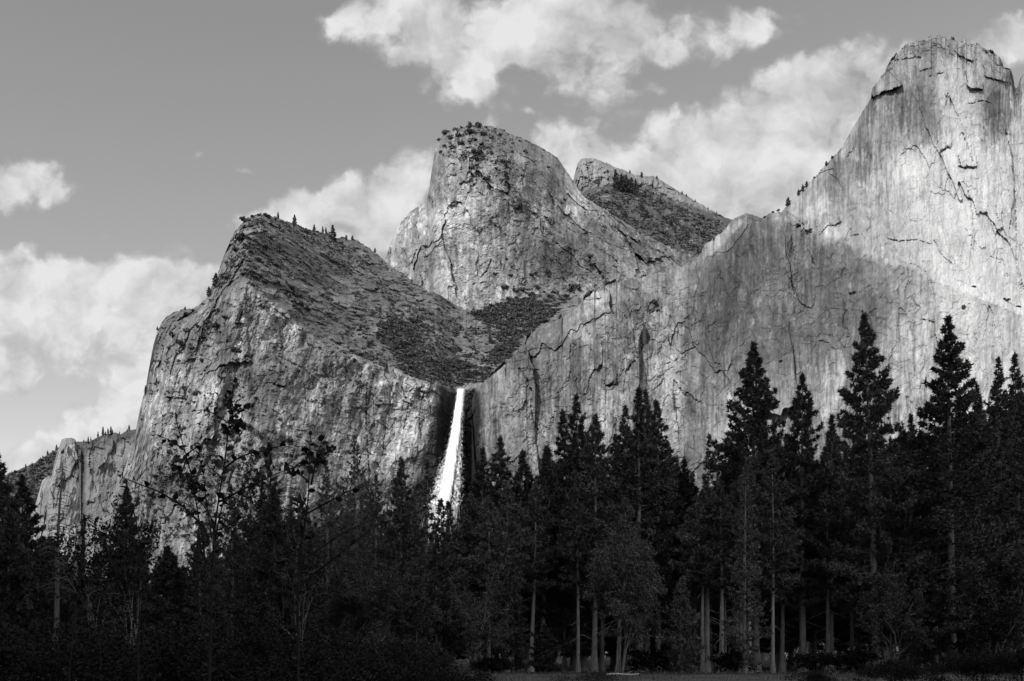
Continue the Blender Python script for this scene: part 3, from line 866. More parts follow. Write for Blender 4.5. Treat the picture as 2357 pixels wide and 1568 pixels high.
def build_M():
    c = Cliff('domed_tower', SIL_M, 800, 862, 1700, 1.6, 3.2, 5)
    px, py, bl = c.PX, c.PY, c.below()
    fx = [862, 890, 930, 962, 985, 1000, 1030, 1100, 1180, 1260, 1340, 1450, 1560, 1700]
    fy = [2150, 2100, 2040, 2000, 1990, 1950, 1915, 1895, 1900, 1925, 1960, 2010, 2070, 2150]
    Y = np.interp(px, fx, fy)
    Y = Y + .16 * np.maximum(720 - py, 0) + .9 * np.maximum(np.interp(px, [980, 1100, 1300], [345, 350, 410]) - py, 0) * sstep(975, 1000, px)
    # slabs on the right lean far back
    sl = np.maximum(np.interp(px, [1150, 1300, 1450, 1600], [430, 560, 640, 660]) - py, 0) * sstep(1200, 1330, px)
    Y = Y + 1.0 * sl
    # base apron
    Y = Y - .45 * np.maximum(py - 655 - 30 * fbm(px / 70, py / 200, 4, 251), 0)
    d = seg_dist(px[::4, ::4], py[::4, ::4], SIL_M[3:])
    ii = np.minimum(np.arange(px.shape[0]) / 4, d.shape[0] - 1.001)
    jj = np.minimum(np.arange(px.shape[1]) / 4, d.shape[1] - 1.001)
    i0, j0 = ii.astype(int), jj.astype(int)
    fi, fj = (ii - i0)[:, None], (jj - j0)[None, :]
    D = (d[i0][:, j0] * (1 - fi) * (1 - fj) + d[i0 + 1][:, j0] * fi * (1 - fj) + d[i0][:, j0 + 1] * (1 - fi) * fj + d[i0 + 1][:, j0 + 1] * fi * fj)
    Y = Y + 75 * np.clip(1 - D / 50, 0, 1) ** 2.2
    edge = np.interp(py, [460, 640, 720], [984, 958, 950])
    Y = Y + 34 * sstep(6, -6, px - edge)
    X, Z = (px - CX) / F * Y, (CY - py) / F * Y
    Y = Y + 16 * fbm(X / 150, Z / 200, 4, 201)
    Y = Y + 6 * fbm(X / 30, Z / 150, 4, 202, .55)
    f1, f2, idv = worley(X / 46 + .4 * fbm(X / 40, Z / 40, 2, 209), Z / 70, 204)
    Y = Y + (idv - .5) * 2.0
    f1b, f2b, idb = worley((X + .3 * Z) / 17 + .9 * fbm(X / 20, Z / 20, 4, 219, .65), Z / 34 + .9 * fbm(X / 20, Z / 20, 4, 218, .65), 205)
    Y = Y + (idb - .5) * 2.4
    f1c, f2c, idc = worley(X / 6.5, Z / 7, 206)
    Y = Y + (idc - .5) * 1.0
    Y = Y + .7 * fbm(X / 4.5, Z / 6, 3, 231)
    rgh = np.clip(.4 + .9 * sstep(-.1, .35, fbm(X / 170, Z / 170, 3, 243)), 0, 1.2)
    q1, fa1 = facets(X + .2 * Z, Z, 130, 230, 37, .30, 6)
    q2, fa2 = facets(X + .2 * Z, Z, 48, 90, 38, .34, 3)
    q3, fa3 = facets(X + .2 * Z, Z, 16, 26, 39, .38, 1.5)
    Y = Y + .42 * q1 + q2 * .85 * rgh + q3 * .8 * rgh
    t1, tn1 = terrace(fbm((X + .2 * Z) / 80 + .3 * fbm(X / 30, Z / 30, 3, 236), Z / 110, 6, 235, .58), 7, 43)
    t2, tn2 = terrace(fbm((X + .3 * Z) / 28, Z / 36, 5, 237, .62), 5, 49)
    Y = Y - 1.2 * t1 - .5 * t2
    X, Z = (px - CX) / F * 1930, (CY - py) / F * 1930
    A = np.full(px.shape, .262, np.float32) * (1 + .24 * tn1 + .22 * tn2) * (1 + .22 * fa1 + .26 * fa2 + .22 * fa3)
    a, b = streaks(X, Z, 250, 7.5, 90)
    A = A * (1 + .17 * band(a) + .13 * band(b) + .5 * fbm(X / 80, Z / 90, 4, 260) + .35 * fbm(X / 14, Z / 26, 4, 261, .6))
    # diagonal staining on the slabs
    dg = fbm((X - .75 * Z) / 20 * 1.0, (X * .75 + Z) / 220, 4, 262, .6)
    dg2 = fbm((X + .8 * Z) / 9, (X - Z) / 160, 4, 263, .6)
    rt = sstep(1180, 1330, px + .3 * (py - 500))
    A = A * (1 + .55 * dg2 * rt)
    A = A * (1 + .45 * fbm(X / 3.4, Z / 5, 3, 273))
    sc = sstep(.10, .32, fbm(X / 12, Z / 18, 4, 276, .65))
    A = A * (1 + .55 * sc * sstep(350, 470, py))
    A = A * (1 - .38 * sstep(.14, .36, fbm(X / 16, Z / 16, 4, 279, .65)))
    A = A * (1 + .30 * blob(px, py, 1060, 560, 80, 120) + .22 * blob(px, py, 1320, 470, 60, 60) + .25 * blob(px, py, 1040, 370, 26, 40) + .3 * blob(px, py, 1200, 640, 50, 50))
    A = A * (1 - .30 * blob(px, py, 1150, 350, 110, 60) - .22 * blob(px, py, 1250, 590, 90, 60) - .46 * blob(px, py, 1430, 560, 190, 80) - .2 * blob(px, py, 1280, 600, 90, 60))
    # scrub and soil on the summit cap
    cap = sstep(75, 10, py - c.top) * sstep(990, 1040, px) * sstep(1300, 1200, px)
    A = A * (1 - .3 * cap)
    vj = ridged((X + .1 * Z) / 22 + .8 * fbm(X / 30, Z / 30, 3, 286), Z / 110, 2, 287)
    vj2 = ridged((X + .9 * Z) / 26 + .6 * fbm(X / 30, Z / 30, 3, 288), (Z - X) / 160, 2, 289)
    cr = sstep(.80, .94, vj * (1 - rt) + vj2 * rt) * sstep(-.05, .2, fbm(X / 50, Z / 50, 3, 285))
    Y = Y + 2.2 * cr
    A = A * (1 - .35 * cr)
    lines = [([(1212, 380), (1206, 405), (1200, 420)], 1.8, 8), ([(1355, 590), (1375, 620), (1395, 650)], 3.0, 12),
             ([(1330, 610), (1360, 625), (1372, 640)], 1.6, 6), ([(1105, 640), (1120, 625), (1130, 600)], 2.2, 8),
             ([(1150, 575), (1185, 560), (1195, 540)], 1.6, 6), ([(1300, 440), (1302, 480)], 1.4, 5),
             ([(958, 640), (966, 600), (970, 560)], 1.6, 8), ([(1090, 655), (1120, 650)], 1.8, 7), ([(1280, 560), (1320, 590), (1340, 620)], 1.4, 5),
             ([(1230, 420), (1300, 520), (1420, 600)], 1.6, 5), ([(1290, 500), (1400, 560), (1520, 610)], 1.4, 5), ([(1340, 480), (1440, 540), (1560, 600)], 1.4, 5)]
    carve(Y, A, px, py, lines)
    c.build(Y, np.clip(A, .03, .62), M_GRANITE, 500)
    return c


SIL_B = [(1300, 470), (1318, 425), (1322, 405), (1328, 380), (1338, 366), (1352, 363), (1372, 366), (1390, 374), (1408, 381), (1428, 388), (1445, 397),
         (1466, 402), (1482, 406), (1502, 406), (1520, 414), (1542, 428), (1557, 437), (1580, 450), (1603, 463), (1632, 482),
         (1662, 497), (1688, 506), (1760, 560), (1830, 600)]


def build_B():
    c = Cliff('back_peak', SIL_B, 660, 1300, 1800, 1.6, 3.0, 6)
    px, py, bl = c.PX, c.PY, c.below()
    Y = np.interp(px, [1300, 1322, 1345, 1420, 1500, 1600, 1700, 1800], [2700, 2640, 2590, 2580, 2590, 2600, 2620, 2650])
    foot = np.interp(px, [1300, 1340, 1400, 1450, 1520, 1600, 1680, 1800], [440, 440, 428, 440, 452, 480, 505, 580])
    foot = foot + 6 * fbm(px / 20, py * 0, 3, 3)
    cl = sstep(-2, 8, foot - py)
    Y = Y + .25 * np.maximum(foot - py, 0) - 2.0 * np.maximum(py - foot, 0)
    Y = Y + 50 * np.clip(1 - bl / 18, 0, 1) ** 2
    X, Z = (px - CX) / F * Y, (CY - py) / F * Y
    q2, fa2 = facets(X, Z, 50, 60, 61, .5, 4)
    Y = Y + q2 * (.5 + .5 * cl)
    Y = Y + 24 * fbm(X / 130, Z / 130, 4, 301) + 8 * fbm(X / 24, Z / 60, 4, 302, .6) * (.4 + .6 * cl)
    _, f2, idv = worley(X / 24, Z / 34, 304)
    Y = Y + (idv - .5) * (5 + 7 * cl)
    _, _, idc = worley(X / 9, Z / 8, 306)
    Y = Y + (idc - .5) * 5
    A = np.full(px.shape, .19, np.float32)
    a, b = streaks(X, Z, 350, 8, 50)
    A = A * (1 + (.4 * a + .3 * b) * cl + .4 * fbm(X / 6, Z / 6, 4, 360))
    A = A * (1 + .5 * blob(px, py, 1365, 400, 30, 30) + .5 * blob(px, py, 1570, 470, 60, 16, -25))
    sl = .085 * (1 + .7 * fbm(X / 10, Z / 6, 4, 361)) + .14 * sstep(.2, .4, fbm(X / 14, Z / 9, 4, 364, .65))
    A = A * cl + (1 - cl) * sl
    carve(Y, A, px, py, [([(1338, 390), (1344, 420), (1340, 440)], 1.6, 12), ([(1352, 385), (1360, 420)], 1.4, 9), ([(1500, 412), (1504, 450)], 1.3, 8)])
    c.build(Y, np.clip(A, .03, .55), M_GRANITE, 500)
    return c


SIL_S = [(70, 1190), (80, 1165), (90, 1132), (98, 1106), (108, 1098), (119, 1092), (124, 1072), (129, 1052), (136, 1030), (142, 1013), (150, 1009), (160, 1008),
         (172, 1011), (178, 1022), (181, 1034), (183, 1060), (186, 1090), (190, 1180), (194, 1250)]
SIL_F = [(-260, 1120), (-120, 1110), (0, 1098), (25, 1090), (55, 1076), (80, 1066), (100, 1052), (128, 1034), (150, 1026), (179, 1018), (206, 1016), (229, 1006), (248, 998),
         (266, 994), (278, 1000), (294, 992), (312, 988), (360, 960), (420, 950)]


def build_far():
    c = Cliff('rock_spire', SIL_S, 1300, 72, 189, 1.0, 2.2, 9)
    px, py, bl = c.PX, c.PY, c.below()
    Y = 2450 + .35 * np.maximum(1300 - py, 0) + 30 * ((px - 150) / 45) ** 2
    Y = Y + 60 * np.clip(1 - bl / 30, 0, 1) ** 2
    X, Z = (px - CX) / F * Y, (CY - py) / F * Y
    Y = Y + 12 * fbm(X / 40, Z / 160, 4, 401) + 5 * fbm(X / 12, Z / 60, 4, 402)
    _, _, idv = worley(X / 18, Z / 30, 404)
    Y = Y + (idv - .5) * 7
    q2, fa2 = facets(X, Z, 26, 60, 62, .45, 4)
    Y = Y + q2
    A = .25 * (1 + .5 * fa2) * (1 + .4 * fbm(X / 10, Z / 40, 4, 405) + .35 * fbm(X / 5, Z / 8, 3, 406))
    carve(Y, A, px, py, [([(172, 1040), (174, 1075), (170, 1100)], 1.2, 8)])
    spire = c
    c.build(Y, np.clip(A, .05, .5), M_GRANITE, 130)
    c = Cliff('far_ridge', SIL_F, 1300, -260, 420, 2.0, 2.0, 11)
    px, py, bl = c.PX, c.PY, c.below()
    rk = sstep(176, 200, px) * sstep(8, 34, bl + 26 * fbm(px / 14, py / 14, 4, 420))
    Y = np.interp(px, [-260, 0, 120, 185, 210, 250, 310, 420], [3300, 3200, 3050, 2530, 2515, 2500, 2480, 2450])
    Y = Y - (1.7 - 1.45 * sstep(60, 180, px)) * (py - 1000)
    gul = np.exp(-((px - 191 + 3 * fbm(py / 30, py * 0, 3, 419)) / 7) ** 2) * sstep(10, 40, bl)
    Y = Y + 26 * gul
    rk = rk * (1 - gul)
    X, Z = (px - CX) / F * Y, (CY - py) / F * Y
    Y = Y + 25 * fbm(X / 120, Z / 120, 4, 411) + 7 * fbm(X / 16, Z / 50, 4, 412)
    _, _, idv = worley(X / 22, Z / 34, 414)
    Y = Y + (idv - .5) * 8 * (.3 + rk)
    q2, fa2 = facets(X, Z, 40, 70, 63, .45, 4)
    Y = Y + q2 * rk
    A = .20 * (1 + .5 * fa2) * (1 + .4 * fbm(X / 12, Z / 40, 4, 415) + .35 * fbm(X / 6, Z / 8, 3, 416)) * rk
    A = A + (1 - rk) * (.085 * (1 + .5 * fbm(X / 9, Z / 7, 4, 417)) + .10 * sstep(.3, .45, fbm(X / 22, Z / 14, 4, 418, .65)))
    c.build(Y, np.clip(A, .03, .5), M_GRANITE, 300)
    return spire, c


R = build_R()
L = build_L()
MT = build_M()
B = build_B()
SP, FR = build_far()


# ---- the valley's other wall, behind the camera: its shadow lies over the meadow and the forest
def build_hill():
    ax = np.array([-math.sin(SUN_A), -math.cos(SUN_A)])     # towards the sun
    cr = np.array([ax[1], -ax[0]])
    n, m = 121, 41
    s = np.linspace(-2600, 2600, n)
    t = np.linspace(0, 1, m)
    SS, TT = np.meshgrid(s, t, indexing='ij')
    dist = 1300 + 2300 * TT
    prof = np.where(TT < .35, sstep(0, .35, TT), 1 + .3 * (TT - .35))
    H = 1980 * prof * (1 + .06 * fbm(SS / 300, TT * 4, 4, 501))
    dd = dist + 40 * fbm(SS / 200, TT * 3, 4, 502)
    V = np.stack([ax[0] * dd + cr[0] * SS, ax[1] * dd + cr[1] * SS, H - 2], -1)
    idx = np.arange(n * m).reshape(n, m)
    q = np.stack([idx[:-1, :-1], idx[1:, :-1], idx[1:, 1:], idx[:-1, 1:]], -1)
    A = .22 * (1 + .4 * fbm(SS / 40, TT * 12, 4, 503))
    o = link_mesh('hills', V.reshape(-1, 3), q.reshape(-1, 4), mat=M_GRANITE, alb=A.reshape(-1))
    struct(o)


build_hill()


# ------------------------------------------------------------------ ground
def build_ground():
    m, t, b = new_mat('forest_floor')
    g = t.add('ShaderNodeNewGeometry')
    n = t.add('ShaderNodeTexNoise', ins={'Vector': g.outputs['Position'], 'Scale': 0.8, 'Detail': 6.0, 'Roughness': 0.7})
    t.l.new(grey(t, t.ramp(n.outputs[0], .3, .7, .03, .075)), b.inputs['Base Color'])
    s = 22000
    xs = [-s, -3000, -400, 400, 3000, s]
    V = [(x, y, 0) for y in (-s, -600, 0, 104, 400, 1500, s) for x in xs]
    q = [(r * 6 + i, r * 6 + i + 1, (r + 1) * 6 + i + 1, (r + 1) * 6 + i) for r in range(6) for i in range(5)]
    struct(link_mesh('ground', V, q, mat=m))
    m, t, b = new_mat('meadow_grass')
    g = t.add('ShaderNodeNewGeometry')
    n = t.add('ShaderNodeTexNoise', ins={'Vector': g.outputs['Position'], 'Scale': 0.25, 'Detail': 5.0, 'Roughness': 0.65})
    n2 = t.add('ShaderNodeTexNoise', ins={'Vector': g.outputs['Position'], 'Scale': 6.0, 'Detail': 3.0})
    r = t.math('ADD', t.math('MULTIPLY', n.outputs[0], .6), t.math('MULTIPLY', n2.outputs[0], .4))
    t.l.new(grey(t, t.ramp(r, .32, .68, .045, .125)), b.inputs['Base Color'])
    nx, ny = 90, 40
    X, Yg = np.meshgrid(np.linspace(-120, 120, nx), np.linspace(2, 106, ny))
    edge = 105 + 3.0 * fbm(X / 9, X * 0, 3, 7)
    Yg = 2 + (edge - 2) * (Yg - 2) / 104
    Z = .02 + .16 * (fbm(X / 12, Yg / 12, 3, 3) + .6) * sstep(106, 96, Yg) * sstep(2, 30, Yg)
    idx = np.arange(nx * ny).reshape(ny, nx)
    q = np.stack([idx[:-1, :-1], idx[:-1, 1:], idx[1:, 1:], idx[1:, :-1]], -1)
    struct(link_mesh('meadow', np.stack([X, Yg, Z], -1).reshape(-1, 3), q.reshape(-1, 4), mat=m, smooth=True))
    # grass blades along the far, visible strip of the meadow
    k = 26000
    r = np.random.default_rng(11)
    y = 74 + 33 * r.random(k)
    x = (r.random(k) - .5) * 1.02 * y
    h = .10 + .28 * r.random(k) ** 2 + .25 * (y > 101) * r.random(k)
    a = r.random(k) * 6.283
    w = .02 + .02 * r.random(k)
    zb = np.zeros(k) + .05
    ln = (r.random((k, 2)) - .5) * .25
    V = np.zeros((k, 3, 3))
    V[:, 0] = np.stack([x - w * np.cos(a), y - w * np.sin(a), zb], -1)
    V[:, 1] = np.stack([x + w * np.cos(a), y + w * np.sin(a), zb], -1)
    V[:, 2] = np.stack([x + ln[:, 0], y + ln[:, 1], zb + h], -1)
    mg = leaf_mat('grass_blades', .05, .125)
    o = link_mesh('meadow_grass', V.reshape(-1, 3), Ft=np.arange(3 * k).reshape(-1, 3), mat=mg)
    struct(o, 'stuff')


build_ground()


# ------------------------------------------------------------------ tubes, blades, trees
def tube(pts, rad, sides=7):
    pts = np.asarray(pts, float)
    rad = np.asarray(rad, float)
    n = len(pts)
    tan = np.gradient(pts, axis=0)
    tan /= np.linalg.norm(tan, axis=1)[:, None] + 1e-9
    ref = np.where(np.abs(tan[:, 2:3]) > .8, np.array([[1., 0, 0]]), np.array([[0., 0, 1]]))
    s1 = np.cross(tan, ref)
    s1 /= np.linalg.norm(s1, axis=1)[:, None] + 1e-9
    s2 = np.cross(tan, s1)
    a = np.arange(sides) * 2 * np.pi / sides
    V = pts[:, None] + rad[:, None, None] * (np.cos(a)[None, :, None] * s1[:, None] + np.sin(a)[None, :, None] * s2[:, None])
    V = V.reshape(-1, 3)
    i = np.arange(n - 1)[:, None] * sides
    j = np.arange(sides)[None]
    q = np.stack([i + j, i + (j + 1) % sides, i + sides + (j + 1) % sides, i + sides + j], -1).reshape(-1, 4)
    return V, q


class Acc:
    def __init__(s):
        s.V, s.Q, s.T, s.n = [], [], [], 0

    def add(s, V, q=None, t=None):
        V = np.asarray(V).reshape(-1, 3)
        if q is not None and len(q):
            s.Q.append(np.asarray(q) + s.n)
        if t is not None and len(t):
            s.T.append(np.asarray(t) + s.n)
        s.V.append(V)
        s.n += len(V)

    def link(s, name, mat, parent=None, smooth=False):
        return link_mesh(name, np.concatenate(s.V), np.concatenate(s.Q) if s.Q else None,
                         np.concatenate(s.T) if s.T else None, mat=mat, parent=parent, smooth=smooth)


def unit(v):
    return v / (np.linalg.norm(v, axis=-1, keepdims=True) + 1e-9)


def needles(C, D, n, ln, wd, r, spread=1.0, up=0.25):
    """n pointed blades in a tuft at each centre C, fanned about direction D"""
    k = len(C)
    d = D[:, None, :] + spread * r.normal(size=(k, n, 3))
    d[..., 2] += up
    d = unit(d)
    L = ln * (.6 + .6 * r.random((k, n, 1)))
    side = unit(np.cross(d, r.normal(size=(k, n, 3))))
    base = C[:, None] - .15 * L * d
    a = base + side * wd * .5 + d * L * .35
    b = base - side * wd * .5 + d * L * .35
    tip = base + d * L
    V = np.stack([base + 0 * d, a, tip, b], 2)
    m = k * n
    q = (np.arange(m)[:, None] * 4 + np.array([[0, 1, 2, 3]]))
    return V.reshape(-1, 3), q


def pine(h, rmax, base, seed, nb=130, tuft=9, dens=1.0, taper=.8, droop=.25, gap=.15, lean=(0, 0), tl=.55, tw=.12, dead=0,
         trunk_r=None):
    """trunk and crown meshes of a conifer standing at the origin; returns (Acc trunk, Acc crown)"""
    r = np.random.default_rng(seed)
    T, Cn = Acc(), Acc()
    tr = trunk_r or h * .0125
    zz = np.linspace(0, 1, 16)
    bend = .25 * np.sin(zz * 5 + seed) * zz
    pts = np.stack([lean[0] * zz + bend * .5, lean[1] * zz + bend * .3, zz * h], -1)
    rad = tr * (1 - zz * .97) ** .85 + tr * .55 * np.exp(-zz * 60)
    T.add(*tube(pts, np.maximum(rad, .012), 9))

    def axis(f):
        return np.stack([np.interp(f, zz, pts[:, 0]), np.interp(f, zz, pts[:, 1]), f * h], -1)
    f = base + (1 - base) * (np.arange(nb) + r.random(nb)) / nb
    f = np.clip(f, 0, .992)
    u = (f - base) / (1 - base)
    prof = np.tanh((2.6 - taper) * (1 - u)) * (.6 + .4 * sstep(0, .2, u))
    lump = 1 + .28 * np.sin(u * 23 + seed) * (1 - u)
    bl = rmax * np.maximum(prof * lump, .035) * (.62 + .5 * r.random(nb))
    bl = np.where(r.random(nb) < gap, bl * .5, bl)
    az = np.arange(nb) * 2.39996 + r.normal(size=nb) * .5
    pitch = -droop + (droop + .75) * u ** 1.6 + .16 * r.normal(size=nb)
    A0 = axis(f)
    dirh = np.stack([np.cos(az), np.sin(az), 0 * az], -1)
    Cs, Ds = [], []
    for i in range(nb):
        L_ = bl[i]
        s = np.linspace(0, 1, 5)
        bx = A0[i] + dirh[i] * (s[:, None] * L_) * math.cos(pitch[i])
        bx[:, 2] += L_ * (s * math.sin(pitch[i]) + .16 * s ** 2)
        br = np.maximum(.035 * (L_ / max(rmax, .1)) ** .8 * (1 - s * .85), .008) * (h / 35) ** .5
        T.add(*tube(bx, br, 4))
        nt = max(2, int(dens * L_ * 5.6))
        q = .25 + .75 * r.random(nt) ** .75
        c = np.stack([np.interp(q, s, bx[:, k]) for k in range(3)], -1)
        sd = unit(np.cross(dirh[i], [0, 0, 1.0]))
        off = r.normal(size=nt) * .20 * L_ * (1.15 - q)
        c = c + sd * off[:, None]
        c[:, 2] += r.normal(size=nt) * .05 * L_ + .03 * L_
        Cs.append(c)
        Ds.append(dirh[i][None] * .8 + sd[None] * np.sign(off)[:, None] * .5 + np.array([[0, 0, .25]]))
    Cs.append(axis(np.linspace(.965, 1.0, 6)))
    Ds.append(np.tile([[0, 0, 1.0]], (6, 1)))
    Cs, Ds = np.concatenate(Cs), np.concatenate(Ds)
    V, q = needles(Cs, Ds, tuft, tl, tw, r)
    Cn.add(V, q)
    for k in range(dead):
        fz = base * (.35 + .75 * r.random())
        a = r.random() * 6.28
        Lb = 1.0 + 2.2 * r.random()
        s = np.linspace(0, 1, 6)
        p = axis(np.array([fz]))[0] + np.stack([np.cos(a + s * .3) * s * Lb, np.sin(a + s * .3) * s * Lb, -.35 * s ** 2 * Lb + .1 * np.sin(s * 9)], -1)
        T.add(*tube(p, .045 * (1 - .8 * s), 4))
    return T, Cn


def plant_tree(name, T, Cn, loc, label, cat, group, mt, mc, rz=0.0):
    e = empty(name, loc, rz)
    T.link('trunk', mt, e, True)
    if Cn is not None:
        Cn.link('crown', mc, e)
    tag(e, label, cat, group)
    return e


def ground_tree(px, py_top, Y):
    """foot position and height for a tree whose tip is seen at (px, py_top)"""
    return (px - CX) / F * Y, Y, (CY - py_top) / F * Y + CAMZ


# front-row and skyline pines: tip x, tip y, distance, crown radius (m), bare fraction, foot x, style, label
HERO = [
    (-6, 1040, 113, 3.2, .25, -12, 'dense', 'dark pine cut off by the left edge of the forest'),
    (54, 1096, 121, 2.9, .15, 56, 'dense', 'bushy conical pine left of the bare dead snag'),
    (291, 1124, 118, 2.2, .20, 296, 'dense', 'small dark pine beneath the spiky willow tip'),
    (20, 1185, 108, 2.6, .1, 22, 'dense', 'short dark pine between the left edge and the bushy conical pine'),
    (112, 1240, 104, 2.4, .1, 112, 'dense', 'short dark pine at the foot of the dead snag'),
    (385, 1262, 106, 2.6, .1, 386, 'dense', 'low pointed pine under the long arching sapling branch'),
    (468, 1205, 110, 2.8, .1, 470, 'soft', 'pine behind the main stem of the tall sapling'),
    (534, 1120, 130, 3.0, .1, 535, 'soft', 'soft pine left of the full pine, behind the sapling fork'),
    (700, 1172, 112, 2.6, .1, 700, 'soft', 'low soft pine just left of the twin-tipped sapling stem'),
    (577, 1036, 150, 3.4, .15, 578, 'soft', 'soft full pine just left of the open-topped pine at forest\'s left half'),
    (616, 1024, 124, 2.9, .35, 612, 'open', 'open flat-topped pine with trunk showing through, left half of the forest'),
    (628, 1122, 112, 2.4, .15, 632, 'dense', 'nearly black pine in front of the open flat-topped pine'),
    (752, 1062, 134, 3.0, .2, 754, 'soft', 'thin see-through pine beside the leafy sapling top'),
    (818, 1003, 138, 3.6, .2, 820, 'soft', 'tallest pine standing against the cracked wall left of the falls'),
    (866, 1095, 130, 2.6, .25, 868, 'soft', 'lower pine at the right shoulder of the tallest pine left of the falls'),
    (923, 1060, 132, 2.9, .2, 926, 'dense', 'full dark pine left of the slender pine by the waterfall foot'),
    (981, 1062, 126, 1.7, .2, 986, 'open', 'slender ragged pine crossing the foot of the waterfall'),
    (1013, 1153, 122, 2.2, .2, 1020, 'open', 'short pine whose tip touches the bottom of the white water'),
    (1033, 1158, 128, 2.0, .2, 1042, 'open', 'short twin-tipped pine right of the waterfall foot'),
    (1086, 1140, 118, 3.2, .2, 1090, 'dense', 'broad dark pine in the dip right of the waterfall'),
    (1112, 1034, 136, 2.9, .3, 1118, 'tuft', 'pine with knobbly crown at the right edge of the wet gully'),
    (1151, 1008, 132, 2.8, .35, 1166, 'tuft', 'pine with a pointed spike tip right of the wet gully'),
    (1201, 1040, 128, 2.7, .35, 1199, 'tuft', 'blunt pine under the curved crack of the right wall'),
    (1257, 1030, 124, 2.9, .38, 1249, 'tuft', 'pine with a pale straight trunk left of the triple-peaked clump'),
    (1295, 948, 132, 2.7, .35, 1322, 'tuft', 'left peak of the triple pine clump right of the falls'),
    (1328, 912, 126, 3.1, .38, 1345, 'tuft', 'tallest middle pine of the triple clump right of the falls'),
    (1373, 958, 121, 2.8, .45, 1368, 'tuft', 'right pine of the triple clump, on a long clean pale trunk'),
    (1416, 1002, 138, 2.3, .35, 1412, 'dense', 'small pointed pine filling the gap between two pine clumps'),
    (1438, 936, 136, 2.6, .35, 1440, 'tuft', 'left shoulder pine of the twin-tipped clump mid right'),
    (1468, 896, 122, 2.9, .33, 1474, 'tuft', 'twin-tipped tall pine with trunk showing in the crown gaps'),
    (1486, 901, 127, 2.4, .33, 1490, 'tuft', 'second tip rising close beside the twin-tipped tall pine'),
    (1513, 926, 126, 2.9, .33, 1516, 'tuft', 'right shoulder pine of the twin-tipped clump mid right'),
    (1577, 1060, 128, 3.0, .3, 1580, 'dense', 'lower round-topped pine below the pale streaked wall'),
    (1632, 1002, 140, 1.7, .3, 1634, 'open', 'thin small-tipped pine left of the big broad pine'),
    (1733, 790, 122, 4.6, .30, 1740, 'big', 'big broad dense pine, tallest of the middle right forest'),
    (1845, 864, 120, 3.1, .33, 1848, 'tuft', 'narrow pine between the big dense pine and the tall feathery one'),
    (1914, 958, 134, 2.5, .33, 1912, 'tuft', 'short knobbly pine left of the tall feathery pine'),
    (1990, 726, 114, 4.0, .22, 2020, 'feather', 'tall feathery pine with open upper branches and pale trunk'),
    (2098, 956, 140, 2.6, .3, 2100, 'dense', 'lower grey pine in the notch between the two tallest right pines'),
    (2183, 732, 112, 5.0, .08, 2192, 'big', 'tall shaggy pine with drooping branches and pale dead limbs at right'),
    (2248, 886, 130, 2.8, .25, 2252, 'dense', 'shorter pine tucked behind the shaggy drooping pine'),
    (2297, 824, 134, 3.2, .2, 2300, 'dense', 'blunt dark pine near the right edge, left of a pointed one'),
    (2334, 814, 124, 3.1, .2, 2350, 'dense', 'pointed dark pine nearest the right edge of the picture'),
    (2372, 850, 118, 3.4, .15, 2372, 'dense', 'dark pine partly cut off by the right edge'),
]
STY = {
    'dense': dict(nb=190, tuft=9, dens=1.5, taper=.85, droop=.15, gap=.1, tl=.55, tw=.16),
    'soft': dict(nb=150, tuft=8, dens=1.2, taper=.85, droop=.2, gap=.18, tl=.5, tw=.10),
    'open': dict(nb=90, tuft=10, dens=.85, taper=.62, droop=.1, gap=.3, tl=.6, tw=.17),
    'tuft': dict(nb=160, tuft=12, dens=1.2, taper=.72, droop=.1, gap=.2, tl=.6, tw=.17),
    'big': dict(nb=260, tuft=11, dens=1.3, taper=.80, droop=.3, gap=.15, tl=.6, tw=.17),
    'feather': dict(nb=230, tuft=12, dens=1.3, taper=.62, droop=.15, gap=.28, tl=.6, tw=.17),
}
for i, (tx, ty, Yd, rm, bf, fx_, sty, lab) in enumerate(HERO):
    x, y, h = ground_tree(tx, ty, Yd)
    bx = (fx_ - CX) / F * Yd
    kw = dict(STY[sty])
    kw['dead'] = 7 if sty in ('big', 'feather', 'tuft') else 2
    T, Cn = pine(h, rm * 1.55, bf * .62, 100 + i, lean=(x - bx, 0), **kw)
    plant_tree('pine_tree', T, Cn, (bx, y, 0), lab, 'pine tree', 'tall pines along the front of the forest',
               M_BARKP if sty in ('tuft', 'feather', 'big') else M_BARK, M_FOLIAGE_SHADED if tx < 720 else M_NEEDLE)

